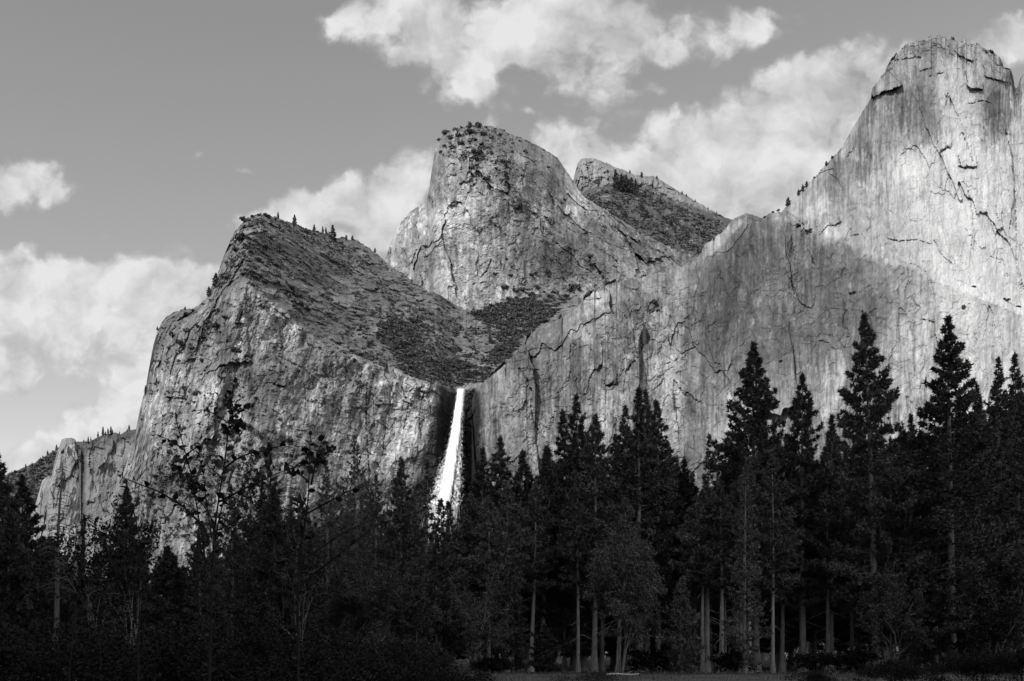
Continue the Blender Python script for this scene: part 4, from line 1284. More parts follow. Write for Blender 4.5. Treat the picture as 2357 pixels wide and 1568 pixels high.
# trunks seen standing in the gloom: foot x, tip x, tip y, distance, bare fraction
POLES = [(1168, 1166, 1110, 118, .5, 'pale leaning trunk left of the cleanest pale trunk'), (1222, 1236, 1120, 121, .5, 'crooked leaning trunk beside the smooth pale trunk'),
         (1300, 1296, 1140, 126, .45, 'dim trunk under the left peak of the triple clump'), (1331, 1330, 1100, 119, .5, 'narrow pale trunk of a close-set pair under the triple clump'),
         (1386, 1384, 1150, 127, .5, 'thin dim trunk just right of the long clean trunk'), (1423, 1438, 1150, 112, .4, 'leaning trunk left of the pale leafy oak'),
         (1618, 1616, 1130, 113, .55, 'left one of two thin pale trunks at the dark opening'), (1628, 1627, 1110, 114, .55, 'right one of two thin pale trunks at the dark opening'),
         (1661, 1660, 1120, 112, .52, 'single pale trunk in the middle of the dark opening'), (1668, 1669, 1160, 118, .5, 'dim thin trunk hugging the single pale trunk'),
         (1697, 1698, 1090, 120, .5, 'dim slim trunk right of the dark opening'), (1706, 1704, 1100, 116, .5, 'slightly bent trunk left of the paired thick trunks'),
         (1726, 1722, 1060, 113, .42, 'left trunk of the thick pair below the big broad pine'), (1779, 1778, 1040, 113, .42, 'pale trunk standing alone right of the thick pair'),
         (1800, 1802, 1130, 121, .5, 'thin trunk in the black gap right of the thick pair'), (1905, 1906, 1080, 119, .4, 'dim trunk in the darkest part of the right forest'),
         (1960, 1962, 1060, 122, .35, 'dim trunk just left of the feathery pine\'s pale trunk'), (2085, 2084, 1070, 119, .3, 'slim pine between the feathery and the shaggy pine'),
         (2260, 2262, 1020, 121, .3, 'slim dim pine right of the shaggy pine'), (1125, 1124, 1150, 116, .4, 'dim pine at the left end of the pale trunks')]
for i, (fx_, tx, ty, Yd, bf, lab) in enumerate(POLES):
    x, y, h = ground_tree(tx, ty, Yd)
    bx = (fx_ - CX) / F * Yd
    T, Cn = pine(h, 3.6, bf * .85, 300 + i, lean=(x - bx, 0), nb=110, tuft=9, dens=1.3, taper=.8, droop=.15, gap=.15, dead=6,
                 trunk_r=.22 + .12 * ((i * 37) % 10) / 10)
    plant_tree('pine_tree', T, Cn, (bx, y, 0), lab, 'pine tree', 'slim trunks at the front of the forest', M_BARKP, M_NEEDLE)

# the ranks behind, from a few shared kinds
ENV_X = [-40, 60, 160, 300, 420, 520, 620, 740, 820, 900, 960, 1010, 1060, 1110, 1200, 1300, 1420, 1520, 1590, 1640, 1740, 1850, 2000, 2100, 2200, 2300, 2400]
ENV_Y = [1170, 1200, 1290, 1270, 1280, 1210, 1140, 1170, 1130, 1180, 1220, 1240, 1200, 1110, 1110, 1050, 1070, 1010, 1090, 1080, 960, 990, 960, 980, 920, 900, 900]
KINDS = []
for k in range(7):
    T, Cn = pine(30, 5.0, .08 + .04 * (k % 3), 500 + k, nb=150, tuft=8, dens=1.5, taper=.85, droop=.2, gap=.12, tl=.65, tw=.19, dead=3)
    e = plant_tree('pine_tree', T, Cn, (0, 0, 0), '', 'pine tree', 'pines massed behind the front row', M_BARK, M_NEEDLE if k < 5 else M_NEEDLE_PALE)
    KINDS.append(e)
r = np.random.default_rng(21)
n_f = 0
FILL_LAB = {0: 'dark pine massed behind the saplings in the left half of the forest',
            1: 'dark pine massed behind the pale trunks right of the waterfall',
            2: 'dark pine massed behind the feathery and shaggy pines at right'}
for row, (Yd, step) in enumerate(((142, 46), (165, 52), (200, 58), (250, 66), (310, 76), (380, 84))):
    px = -60 + r.random() * 30
    while px < 2420:
        ev = np.interp(px, ENV_X, ENV_Y) + 15 + 85 * r.random() - row * 8
        yy = Yd * (1 + .06 * r.normal())
        x, y, h = ground_tree(px, ev, yy)
        src = KINDS[int(r.integers(0, 7))]
        o = src if n_f < 7 and (src := KINDS[n_f]) else copy_tree(src)
        n_f += 1
        o.location = (x, y, 0)
        s = h / 30.0
        o.scale = (.62 + .38 * s, .62 + .38 * s, s)
        o.rotation_euler = (0, 0, r.random() * 6.28)
        o['label'] = FILL_LAB[0 if px < 1000 else (1 if px < 1850 else 2)]
        o['group'] = 'pines massed behind the front row' + (' on the left' if px < 1000 else ' in the middle' if px < 1850 else ' on the right')
        px += step * (.6 + .8 * r.random())


# the wood beyond, up to the foot of the cliffs: one mass
def far_wood():
    r = np.random.default_rng(77)
    A = Acc()
    for k in range(330):
        Yd = 430 + 420 * r.random()
        px = -80 + 2520 * r.random()
        h = 16 + 16 * r.random()
        x = (px - CX) / F * Yd
        n = 260
        f = r.random(n) ** .8
        a = r.random(n) * 6.283
        rad = (1 - f * .96) * h * .17 * (.55 + .5 * r.random(n))
        C = np.stack([x + np.cos(a) * rad, Yd + np.sin(a) * rad, f * h], -1)
        d = unit(np.stack([np.cos(a), np.sin(a), -.3 + .6 * r.random(n)], -1) + .5 * r.normal(size=(n, 3)))
        e = unit(np.cross(d, r.normal(size=(n, 3))))
        L_ = 1.5
        V = np.stack([C - d * L_ * .4, C + e * L_ * .4, C + d * L_ * .8, C - e * L_ * .4], 1)
        A.add(V.reshape(-1, 3), np.arange(4 * n).reshape(-1, 4))
    struct(A.link('far_wood', M_NEEDLE), 'stuff')


far_wood()

# ------------------------------------------------------------------ broadleaf trees and thickets
def broadleaf(h, rad, seed, leaf=.22, nleaf=9000, stems=3, low=.15, thick=.16, spread=.8):
    r = np.random.default_rng(seed)
    T, Cn = Acc(), Acc()
    tips = []

    def grow(p, d, L_, rd, lev):
        s = np.linspace(0, 1, 5)
        q = p + np.outer(s, d) * L_ + np.outer(s ** 2, r.normal(size=3) * .10 * L_)
        T.add(*tube(q, rd * (1 - .45 * s), 5))
        e = q[-1]
        if lev == 0:
            tips.append((e, d, L_))
            return
        tips.append((q[3], d, L_ * .6))
        for k in range(3 if lev > 1 else 4):
            nd = unit(d + spread * .75 * r.normal(size=3) + np.array([0, 0, .18]))
            grow(q[2 + k % 3], nd, L_ * (.62 + .2 * r.random()), rd * .55, lev - 1)
    for k in range(stems):
        a = k * 2.4 + r.random()
        d = unit(np.array([math.cos(a) * .28 * spread, math.sin(a) * .28 * spread, 1.0]))
        grow(np.array([.1 * math.cos(a), .1 * math.sin(a), 0]), d, h * .36, thick, 4)
    P = np.array([t[0] for t in tips])
    # fit into the wanted envelope
    sx = rad / max(np.percentile(np.abs(P[:, :2]), 97), .1)
    sz = h / np.percentile(P[:, 2], 99.5)
    for vv in T.V:
        vv[:, :2] *= sx
        vv[:, 2] *= sz
    P = P * np.array([sx, sx, sz])
    P = P[P[:, 2] > low * h]
    k = nleaf
    i = r.integers(0, len(P), k)
    C = P[i] + r.normal(size=(k, 3)) * np.array([.075 * rad, .075 * rad, .045 * rad]) * .85
    d = unit(r.normal(size=(k, 3)) + np.array([0, 0, -.2]))
    n = unit(np.cross(d, r.normal(size=(k, 3))))
    L_ = leaf * (.6 + .7 * r.random((k, 1)))
    V = np.stack([C, C + d * L_ * .5 + n * L_ * .33, C + d * L_, C + d * L_ * .5 - n * L_ * .33], 1)
    Cn.add(V.reshape(-1, 3), np.arange(4 * k).reshape(-1, 4))
    return T, Cn


def put_broad(name, px, py_top, Yd, rad, seed, label, cat, group, mc, mt=None, **kw):
    x, y, h = ground_tree(px, py_top, Yd)
    T, Cn = broadleaf(h, rad, seed, **kw)
    return plant_tree(name, T, Cn, (x, y, 0), label, cat, group, mt or M_BARK, mc)


put_broad('oak_tree', 1432, 1226, 107, 3.9, 1, 'pale rounded oak with visible limbs in front of the pines', 'tree', None, M_OAK, nleaf=28500, leaf=0.21, low=.22, stems=3)
put_broad('oak_tree', 1090, 1330, 109, 3.6, 3, 'leafy tree below the dip right of the waterfall', 'tree', None, M_FOLIAGE_SHADED, nleaf=17100, leaf=0.20)
put_broad('oak_tree', 800, 1300, 112, 4.0, 4, 'greyish leafy tree in the shade left of the waterfall foot', 'tree', None, M_FOLIAGE_SHADED, nleaf=22800, leaf=0.20)
put_broad('oak_tree', 900, 1300, 106, 3.6, 5, 'leafy tree beside the slender waterfall pine, lower half hidden in gloom', 'tree', None, M_FOLIAGE_SHADED, nleaf=19000, leaf=0.20)
put_broad('alder_tree', 218, 1162, 92, 3.3, 6, 'thin-leaved alder in front of the far spire', 'tree', None, M_THICKET, nleaf=5200, leaf=.26, thick=.09)
put_broad('alder_tree', 300, 1225, 86, 3.0, 7, 'thin-leaved alder below the small dark pine at left', 'tree', None, M_THICKET, nleaf=5200, leaf=.26, thick=.09)
put_broad('alder_tree', 690, 1170, 96, 2.6, 9, 'twiggy alder between the black pine and the right sapling', 'tree', None, M_THICKET, nleaf=2600, leaf=.24, thick=.09)
put_broad('maple_tree', 2060, 1330, 108, 3.0, 12, 'leafy undergrowth tree between the two tallest right pines', 'tree', None, M_FOLIAGE_SHADED, nleaf=15200, leaf=0.19)
put_broad('maple_tree', 2290, 1360, 106, 3.2, 13, 'leafy undergrowth tree near the lower right corner', 'tree', None, M_THICKET, nleaf=15200, leaf=0.19)
# young dense conifers standing forward
for i, (tx, ty, Yd, rm, lab) in enumerate((
        (1568, 1330, 108, 2.6, 'young dense cone-shaped cedar touching the meadow'),
        (1714, 1074, 108, 2.9, 'paler pointed young fir in front of the big broad pine'),
        (1600, 1210, 116, 2.4, 'young fir just left of the dark opening'),
        (1255, 1440, 112, 2.0, 'knee-high looking young fir among the pale trunks'),
        (460, 1235, 104, 2.6, 'young fir lost in the dark behind the tall sapling'),
        (1180, 1300, 111, 2.4, 'young fir below the pale leaning trunk'),
        (1005, 1235, 110, 2.8, 'young fir under the waterfall foot'),
        (960, 1330, 104, 2.8, 'young fir in the gloom below the slender pine'))):
    x, y, h = ground_tree(tx, ty, Yd)
    T, Cn = pine(h, rm, .03, 700 + i, nb=150, tuft=8, dens=1.3, taper=.95, droop=.1, gap=.05, tl=.42, tw=.12)
    plant_tree('young_fir', T, Cn, (x, y, 0), lab, 'young conifer', None, M_BARK, M_NEEDLE_PALE if i in (0, 1, 2) else M_FOLIAGE_SHADED)

# the dead snag at left
def snag():
    x, y, h = ground_tree(144, 1058, 100)
    bx = (122 - CX) / F * 100
    r = np.random.default_rng(5)
    T = Acc()
    z = np.linspace(0, 1, 14)
    px = (x - bx) * z + .12 * np.sin(z * 7)
    T.add(*tube(np.stack([px, 0 * z, z * h], -1), .30 * (1 - z) ** .8 + .02, 8))
    Bc = Acc()
    for k in range(190):
        f = .38 + .6 * r.random()
        a = r.random() * 6.28
        Lb = (.35 + 2.6 * (1 - f) ** .55) * (.55 + .5 * r.random())
        s = np.linspace(0, 1, 6)
        p = np.stack([np.interp(f, z, px) + np.cos(a) * s * Lb, np.sin(a) * s * Lb, f * h + Lb * (.10 * s - .38 * s ** 2)], -1)
        Bc.add(*tube(p, .030 * (1 - .8 * s), 4))
        for j in range(3):
            q = p[2 + j]
            a2 = a + r.choice([-1, 1]) * (.6 + .4 * r.random())
            l2 = Lb * .22 * r.random()
            s2 = np.linspace(0, 1, 3)
            Bc.add(*tube(q + np.stack([np.cos(a2) * s2 * l2, np.sin(a2) * s2 * l2, -.2 * s2 * l2], -1), .012 * (1 - .7 * s2), 3))
    e = empty('dead_tree', (bx, y, 0))
    T.link('trunk', M_DEADWOOD, e, True)
    Bc.link('branches', M_DEADWOOD, e)
    tag(e, 'bare dead conifer snag with thin drooping branches in front of the spire', 'dead tree')


snag()


# ------------------------------------------------------------------ plants on the rock
def shrub_mesh(seed, n=90, flat=.75):
    r = np.random.default_rng(seed)
    lob = unit(r.normal(size=(7, 3))) * np.array([.75, .75, .45]) * (.4 + .8 * r.random((7, 1)))
    lob[:, 2] = np.abs(lob[:, 2])
    c = lob[r.integers(0, 7, n)] + unit(r.normal(size=(n, 3))) * .38 * (.5 + .7 * r.random((n, 1)))
    c[:, 2] *= flat
    d = unit(r.normal(size=(n, 3)))
    e = unit(np.cross(d, r.normal(size=(n, 3))))
    s = .17 * (.6 + .8 * r.random((n, 1)))
    V = np.stack([c - d * s, c + e * s, c + d * s, c - e * s], 1).reshape(-1, 3)
    return V, np.arange(4 * n).reshape(-1, 4)


SH = [shrub_mesh(k, 220) for k in range(5)]
SHME = []
for V, q in SH:
    o = link_mesh('shrub', V, q, mat=M_SHRUB)
    SHME.append(o.data)
    bpy.data.objects.remove(o)


def on_cliff(c, px, py):
    Y, _ = c.depth_at(np.array([px]), np.array([py]))
    return wpt(px, py, float(Y[0])), float(Y[0])


n_sh = 0


def shrub(c, px, py, rad, label, group, tall=.8):
    global n_sh
    p, Y = on_cliff(c, px, py)
    o = bpy.data.objects.new('shrub', SHME[n_sh % 5])
    n_sh += 1
    COL.objects.link(o)
    k = rad * Y / F * (.55 + .65 * random.random())
    tall = tall * (.7 + .6 * random.random())
    o.location = (p[0], p[1] - k * .4, p[2] - k * .3)
    o.scale = (k * (.8 + .5 * random.random()), k, k * tall * 1.25)
    o.rotation_euler = (0, 0, n_sh * 1.7)
    tag(o, label, 'shrub', group)


def shrubs(c, lst, label, group):
    for s in lst:
        shrub(c, s[0], s[1], s[2], label, group, s[3] if len(s) > 3 else .8)


shrubs(R, [(1961, 673, 8, 1.1)], 'single dark bush in the middle of the grey right wall', None)
shrubs(R, [(2313, 690, 14)], 'round dark bush on the bright wall near the right edge, left one of two', None)
shrubs(R, [(2345, 706, 12)], 'dark bush cut close to the right edge on the bright wall', None)
shrubs(R, [(2239, 659, 7)], 'small dark bush at the end of the slanting ledge on the bright wall', None)
shrubs(R, [(2216, 708, 8, 1.1)], 'small bush below the slanting ledge, left of the round pair', None)
shrubs(R, [(1507, 696, 9, 1.4)], 'upright bush of the cluster on the shoulder left of the dark strip', None)
shrubs(R, [(1498, 718, 11), (1514, 714, 9)], 'low dark bush in the cluster on the right wall\'s left shoulder', 'low bushes clustered on the shoulder')
shrubs(R, [(1467, 700, 6)], 'tiny bush left of the shoulder bush cluster', None)
shrubs(R, [(1797, 830, 5), (1985, 715, 3)], 'tiny bush dotting the right wall above the pines', 'tiny bushes on the right wall')
shrubs(R, [(1779, 488, 7), (1790, 484, 5), (1760, 500, 5), (1835, 521, 8), (1860, 530, 7), (1875, 410, 5), (1918, 362, 6), (1890, 392, 4), (1850, 432, 5), (1842, 440, 6), (1905, 378, 4)],
       'small bush along the left skyline ridge of the right massif', 'bushes on the right massif ridge')
shrubs(MT, [(1119, 411, 9), (1106, 400, 6)], 'dark bush high on the middle of the bell-shaped tower', 'upper bushes of the bell-shaped tower')
shrubs(MT, [(1193, 478, 10), (1200, 470, 6), (1186, 488, 6)], 'dark bush on the right-hand slab of the bell-shaped tower', 'bushes on the tower slab')
shrubs(MT, [(1128, 536, 5), (1184, 574, 6, 1.6), (1165, 596, 4), (1268, 512, 8, 1.7), (1255, 500, 5), (1196, 536, 3), (1376, 497, 4), (1401, 497, 4)],
       'isolated bush on the bare wall of the bell-shaped tower', 'isolated bushes on the tower wall')
shrubs(MT, [(1356, 588, 11, 1.2), (1352, 600, 9), (1362, 608, 8)], 'black bush in the deep cleft low on the tower\'s right side', 'bushes in the tower cleft')
shrubs(MT, [(1142, 629, 5), (1177, 634, 5), (1224, 632, 10, .5), (1234, 628, 7, .5), (1205, 640, 6, .6), (1262, 645, 5), (1176, 614, 6, 1.5), (1260, 624, 5, 1.5), (1282, 640, 4)],
       'dark bush on the lower ledges of the bell-shaped tower', 'bushes on the lower tower ledges')
shrubs(MT, [(1236, 662, 14), (1222, 676, 16, .6), (1252, 672, 10), (1204, 665, 12), (1188, 668, 9), (1310, 668, 10), (1325, 660, 11), (1335, 668, 9), (1276, 676, 12), (1292, 684, 14), (1180, 690, 14), (1160, 660, 9)],
       'leafy dark bush at the foot of the bell-shaped tower above the gully', 'bushes at the tower foot')
shrubs(MT, [(1046, 299, 9), (1062, 293, 8), (1080, 290, 10), (1101, 292, 9), (1118, 293, 7), (1140, 297, 6), (1028, 305, 8), (1012, 322, 6), (1036, 318, 9), (1060, 312, 10), (1085, 305, 11), (1110, 310, 10), (1060, 330, 8),
            (1078, 340, 9), (1095, 348, 10), (1040, 340, 8), (1110, 332, 8), (1130, 318, 7), (1150, 312, 6), (1090, 322, 9), (1024, 335, 7), (1072, 360, 6), (1100, 366, 8), (1130, 352, 7), (1160, 372, 7), (1142, 388, 6), (1180, 330, 5),
            (1160, 300, 4), (1225, 334, 4), (1250, 346, 4), (1280, 364, 4), (1015, 350, 6), (1085, 385, 7), (1098, 380, 6), (1260, 385, 6), (1180, 350, 6), (1210, 350, 6)],
       'bush on the scrubby summit cap of the bell-shaped tower', 'bushes on the tower summit')
shrubs(L, [(562, 505, 9), (580, 498, 11), (598, 495, 10), (615, 499, 10), (632, 505, 9), (655, 514, 8), (690, 523, 11), (705, 530, 8), (730, 534, 7), (600, 512, 12), (575, 520, 10), (640, 525, 10), (665, 532, 9),
           (560, 548, 14), (590, 555, 15), (545, 575, 10), (620, 545, 11), (578, 580, 12), (610, 570, 13), (640, 578, 16), (655, 590, 11), (600, 600, 13), (570, 600, 10), (625, 605, 9), (540, 600, 11)],
       'thick dark bush on the brushy summit of the left crag', 'bushes on the left crag summit')
shrubs(L, [(590, 640, 19), (610, 648, 16), (580, 655, 13), (640, 650, 12), (660, 650, 10), (672, 662, 11)],
       'big dark bush clump above the pale apex of the left crag wall', 'bushes above the pale apex')
shrubs(L, [(670, 690, 14), (690, 700, 13), (705, 712, 10), (660, 680, 12), (680, 708, 11), (700, 725, 7), (740, 755, 8), (730, 728, 7), (760, 745, 5), (715, 760, 5), (735, 800, 6), (745, 788, 5), (780, 790, 12, .6), (800, 800, 10), (828, 815, 14), (848, 826, 11), (865, 825, 9), (792, 812, 9), (880, 836, 10), (815, 830, 7)],
       'dark bush along the upper lip of the left crag wall', 'bushes along the left wall lip')
shrubs(L, [(652, 722, 5), (632, 798, 4), (552, 808, 8), (540, 802, 9), (548, 830, 6), (566, 820, 5), (523, 852, 9, 1.4), (508, 868, 7), (450, 905, 12, 1.5), (447, 925, 8), (825, 880, 8, 1.5), (770, 925, 6, 1.5), (620, 1010, 8), (645, 965, 5), (585, 905, 7, 1.4), (590, 915, 5), (570, 980, 11, .9), (520, 930, 6), (480, 985, 8), (460, 975, 7), (432, 968, 7), (505, 1000, 13, .7), (530, 995, 14, .7), (548, 1010, 12), (560, 1030, 12), (600, 1000, 10, 1.2), (575, 1020, 7), (480, 1030, 11), (500, 1060, 16), (530, 1075, 15), (390, 1040, 9, 1.5), (372, 1075, 8, 1.5), (420, 1100, 14), (450, 1120, 16), (480, 1110, 15), (400, 1150, 14), (430, 1170, 14), (350, 1140, 9), (380, 1190, 12), (660, 1010, 10, 1.2), (690, 1005, 8), (350, 900, 6), (365, 880, 5), (395, 950, 6), (420, 985, 7)],
       'dark bush rooted in the cracks of the left crag wall', 'bushes in the left crag wall')
shrubs(L, [(498, 715, 9), (480, 740, 12), (500, 750, 13), (470, 775, 10), (520, 730, 8), (400, 730, 8), (430, 722, 7), (445, 716, 9), (380, 755, 9), (400, 770, 12), (420, 790, 11), (365, 790, 8), (390, 800, 10), (440, 800, 9), (360, 830, 7), (470, 700, 7), (490, 690, 9), (510, 660, 9), (525, 640, 8), (455, 750, 8), (430, 760, 8), (412, 830, 8), (465, 830, 7)],
       'dark bush on the stepped left shoulder of the left crag', 'bushes on the left crag shoulder')


def shrub_mass(name, c, pts, rr, label_seed):
    """uncountable brush as one mesh"""
    r = np.random.default_rng(label_seed)
    A = Acc()
    pts = np.asarray(pts)
    Yv, tp = c.depth_at(pts[:, 0], pts[:, 1])
    ok = pts[:, 1] > tp
    for i in np.nonzero(ok)[0]:
        V, q = SH[i % 5]
        m = int(len(q) * .5)
        k = rr[i] * Yv[i] / F
        a = r.random() * 6.28
        ca, sa = math.cos(a), math.sin(a)
        Vv = V[:4 * m].copy() * np.array([.7 + .9 * r.random(), .8, .55 + .7 * r.random()])
        Vv = np.stack([Vv[:, 0] * ca - Vv[:, 1] * sa, Vv[:, 0] * sa + Vv[:, 1] * ca, Vv[:, 2]], -1) * k
        p = wpt(pts[i, 0], pts[i, 1], Yv[i])
        A.add(Vv + np.array([p[0], p[1] - k * .3, p[2] - k * .2]), q[:m])
    o = A.link(name, M_SHRUB)
    return struct(o, 'stuff')


def scatter(poly, n, r, dens=None):
    xs = [p[0] for p in poly]
    ys = [p[1] for p in poly]
    x = min(xs) + (max(xs) - min(xs)) * r.random(n * 3)
    y = min(ys) + (max(ys) - min(ys)) * r.random(n * 3)
    k = in_poly(x, y, poly)
    if dens is not None:
        k &= dens(x, y)
    return np.stack([x[k], y[k]], -1)[:n]


r = np.random.default_rng(31)
grove = np.concatenate([
    scatter([(865, 745), (905, 728), (950, 750), (980, 790), (1010, 810), (1060, 830), (1130, 850), (1120, 880), (1040, 890), (985, 880), (930, 860), (905, 820), (880, 790)], 1500, r, lambda x, y: fbm(x / 26, y / 16, 4, 43, .6) > -.22),
    scatter([(1085, 725), (1130, 712), (1220, 690), (1290, 715), (1250, 745), (1205, 780), (1180, 815), (1130, 850), (1110, 830), (1150, 790), (1130, 760)], 1100, r, lambda x, y: fbm(x / 26, y / 16, 4, 42, .6) > -.25),
    scatter([(890, 735), (1000, 730), (1090, 790), (1120, 850), (1040, 885), (960, 860)], 420, r, lambda x, y: fbm(x / 30, y / 20, 3, 44) > .02)])
grove = np.concatenate([grove, scatter([(1075, 722), (1130, 703), (1230, 682), (1320, 680), (1290, 705), (1180, 715), (1100, 735)], 420, r, lambda x, y: fbm(x / 18, y / 10, 3, 49) > -.1)])
grove = np.concatenate([grove, scatter([(800, 720), (900, 690), (1000, 720), (1100, 770), (1190, 720), (1180, 820), (1060, 885), (940, 868), (850, 830), (780, 760)], 420, r, lambda x, y: fbm(x / 22, y / 14, 4, 51, .6) > .0)])
shrub_mass('gully_woodland', L, grove, 2.6 + 7.0 * r.random(len(grove)) ** 2, 1)
sl_poly = [(500, 640), (568, 505), (640, 508), (760, 545), (885, 604), (1000, 676), (1090, 716), (1200, 700), (1190, 800), (1120, 880), (980, 876), (800, 826), (660, 724), (570, 655)]
brush = scatter(sl_poly, 5600, r, lambda x, y: fbm((x - y) / 40, (x + y) / 62, 5, 45, .62) > np.where(y < 650 - .1 * (x - 560), -.10, .07))
shrub_mass('hillside_brush', L, brush, 1.1 + 6.0 * r.random(len(brush)) ** 2.8, 2)
wb = scatter([(300, 1050), (345, 850), (370, 740), (480, 690), (560, 700), (560, 1000), (520, 1200), (330, 1230), (270, 1180)], 650, r, lambda x, y: fbm(x / 40, y / 50, 3, 46) > .0)
wb2 = scatter([(560, 700), (1000, 900), (990, 1100), (560, 1200)], 160, r)
wb = np.concatenate([wb, wb2])
shrub_mass('crag_wall_brush', L, wb, 1.4 + 4.2 * r.random(len(wb)) ** 2, 3)
lowb = scatter([(300, 1130), (420, 1040), (560, 1040), (620, 1120), (640, 1240), (280, 1250)], 420, r, lambda x, y: fbm(x / 40, y / 40, 3, 48) > -.05)
shrub_mass('talus_brush', L, lowb, 3 + 6 * r.random(len(lowb)) ** 1.5, 6)
bb = scatter([(1340, 450), (1400, 435), (1480, 445), (1600, 490), (1690, 520), (1660, 560), (1600, 600), (1480, 545), (1390, 490)], 1700, r, lambda x, y: fbm(x / 34, y / 22, 4, 47, .6) > -.16)
shrub_mass('back_peak_brush', B, bb, 1.4 + 4.6 * r.random(len(bb)) ** 2.2, 4)
sb = scatter([(1335, 452), (1400, 490), (1500, 552), (1600, 592), (1600, 630), (1480, 600), (1380, 530), (1320, 470)], 320, r, lambda x, y: fbm((x - y) / 30, (x + y) / 40, 4, 52, .6) > -.02)
shrub_mass('slab_brush', MT, sb, 1.4 + 4.0 * r.random(len(sb)) ** 2, 8)
rb = scatter([(560, 660), (600, 665), (680, 720), (760, 780), (840, 815), (900, 850), (890, 875), (800, 850), (700, 790), (620, 720)], 260, r, lambda x, y: fbm(x / 24, y / 24, 4, 53, .6) > -.02)
shrub_mass('rim_brush', L, rb, 1.6 + 5.0 * r.random(len(rb)) ** 2, 9)
tb = scatter([(1005, 330), (1050, 296), (1130, 294), (1200, 322), (1180, 380), (1090, 372), (1020, 360)], 260, r)
shrub_mass('summit_brush', MT, tb, 1.6 + 3.5 * r.random(len(tb)) ** 2, 5)
fb = scatter([(-40, 1105), (60, 1078), (130, 1036), (180, 1020), (190, 1060), (120, 1150), (-40, 1200)], 900, r)
shrub_mass('far_ridge_forest', FR, fb, 3 + 4 * r.random(len(fb)), 7)

# little conifers on the skylines
FIRS = []
for k in range(4):
    T, Cn = pine(18, (4.6, 3.2, 4.0, 5.5)[k], .08, 900 + k, nb=60, tuft=7, dens=.6, taper=(.9, .8, .9, .55)[k], droop=.15, gap=.15, tl=1.5, tw=.6, trunk_r=.3)
    e = plant_tree('conifer', T, Cn, (0, 0, 0), '', 'conifer', '', M_BARK, M_FIR)
    FIRS.append(e)
used = set()
nf2 = 0


def fir(c, px, py, hpx, kind, label, group):
    """conifer rooted on a cliff at photo position (px, py), hpx tall"""
    p, Y = on_cliff(c, px, py + 1)
    if kind not in used:
        used.add(kind)
        o = FIRS[kind]
    else:
        o = copy_tree(FIRS[kind])
    s = hpx * Y / F / 18
    o.location = (p[0], p[1] + .3, p[2] - .06 * hpx * Y / F)
    o.scale = (s, s, s)
    o.rotation_euler = (0, 0, px * .37)
    o['label'] = label
    o['group'] = group
    if not group:
        del o['group']


for px, py, hp, kd, lab in ((678, 518, 26, 0, 'pointed conifer on the left crag skyline just right of its summit'), (723, 533, 18, 0, 'small conifer midway along the left crag skyline'),
                            (743, 535, 16, 1, 'left one of a close pair of conifers on the left crag skyline'), (750, 537, 16, 1, 'right one of a close pair of conifers on the left crag skyline'),
                            (766, 556, 40, 0, 'tallest dark conifer on the left crag skyline'), (797, 551, 12, 3, 'flat-topped small tree right of the tallest skyline conifer'),
                            (811, 553, 14, 0, 'small conifer near the right end of the left crag skyline'), (863, 581, 12, 3, 'tiny tree where the left crag skyline drops to the tower'),
                            (497, 660, 34, 3, 'ragged tree leaning out of the left crag\'s upper left edge'), (481, 682, 24, 3, 'lower ragged tree on the left crag\'s left edge'),
                            (640, 504, 18, 1, 'thin snag-like tree on the left crag summit'), (335, 906, 20, 1, 'spindly tree on the left crag\'s lower left edge'),
                            (426, 714, 10, 3, 'small tree on the step of the left crag\'s left shoulder'), (362, 760, 10, 3, 'small tree on the left crag\'s outer left corner')):
    fir(L, px, py, hp, kd, lab, None)
for px, py, hp, kd in ((1000, 850, 24, 3), (1030, 860, 22, 0), (925, 800, 20, 3), (962, 735, 14, 0), (1095, 770, 16, 0), (1128, 790, 24, 0), (1060, 760, 14, 3), (870, 780, 20, 3),
                       (1165, 730, 18, 1), (1010, 750, 10, 0), (830, 760, 14, 3), (848, 800, 18, 0), (780, 700, 9, 0), (935, 690, 8, 0), (890, 850, 18, 0), (1078, 870, 20, 3)):
    fir(L, px, py, hp, kd, 'small tree poking out of the brush in the gully above the waterfall', 'small trees in the gully above the waterfall')
for px, py, hp, kd, lab in ((1417, 438, 50, 1, 'leftmost tall conifer in the row on the back peak'), (1430, 442, 44, 1, 'second conifer of the row on the back peak, very narrow'),
                            (1441, 442, 42, 0, 'fullest conifer in the middle of the back peak row'), (1453, 446, 40, 0, 'conifer right of the fullest one in the back peak row'),
                            (1463, 450, 40, 1, 'last conifer at the right end of the back peak row'), (1477, 408, 14, 3, 'round-topped tree alone on the back peak skyline'),
                            (1512, 412, 9, 3, 'tiny tree on the back peak skyline right of the round-topped one'), (1450, 398, 8, 3, 'tiny tree on the back peak skyline above the conifer row')):
    fir(B, px, py, hp, kd, lab, None)
for px, py, hp, kd in ((1600, 465, 8, 0), (1570, 447, 9, 0), (1630, 482, 7, 0), (1650, 492, 8, 1), (1580, 452, 7, 3), (1520, 470, 18, 1), (1490, 500, 20, 0), (1545, 520, 18, 0), (1475, 485, 22, 1), (1440, 500, 18, 0), (1400, 470, 12, 0), (1580, 545, 18, 1), (1620, 540, 14, 0), (1380, 460, 9, 3)):
    fir(B, px, py, hp, kd, 'little conifer on the brushy slope of the back peak', 'little conifers on the back peak slope')
for px, py, hp, kd, lab in ((1814, 474, 22, 3, 'lone leaning tree at the foot of the right massif skyline'), (1838, 450, 16, 0, 'left conifer of the little clump on the right massif skyline'), (1848, 440, 18, 0, 'middle conifer of the little clump on the right massif skyline'),
                            (1857, 430, 15, 3, 'right tree of the little clump on the right massif skyline'), (1902, 381, 12, 3, 'upper small tree high on the right massif skyline'), (1915, 365, 9, 3, 'topmost bushy tree on the right massif skyline')):
    fir(R, px, py, hp, kd, lab, None)
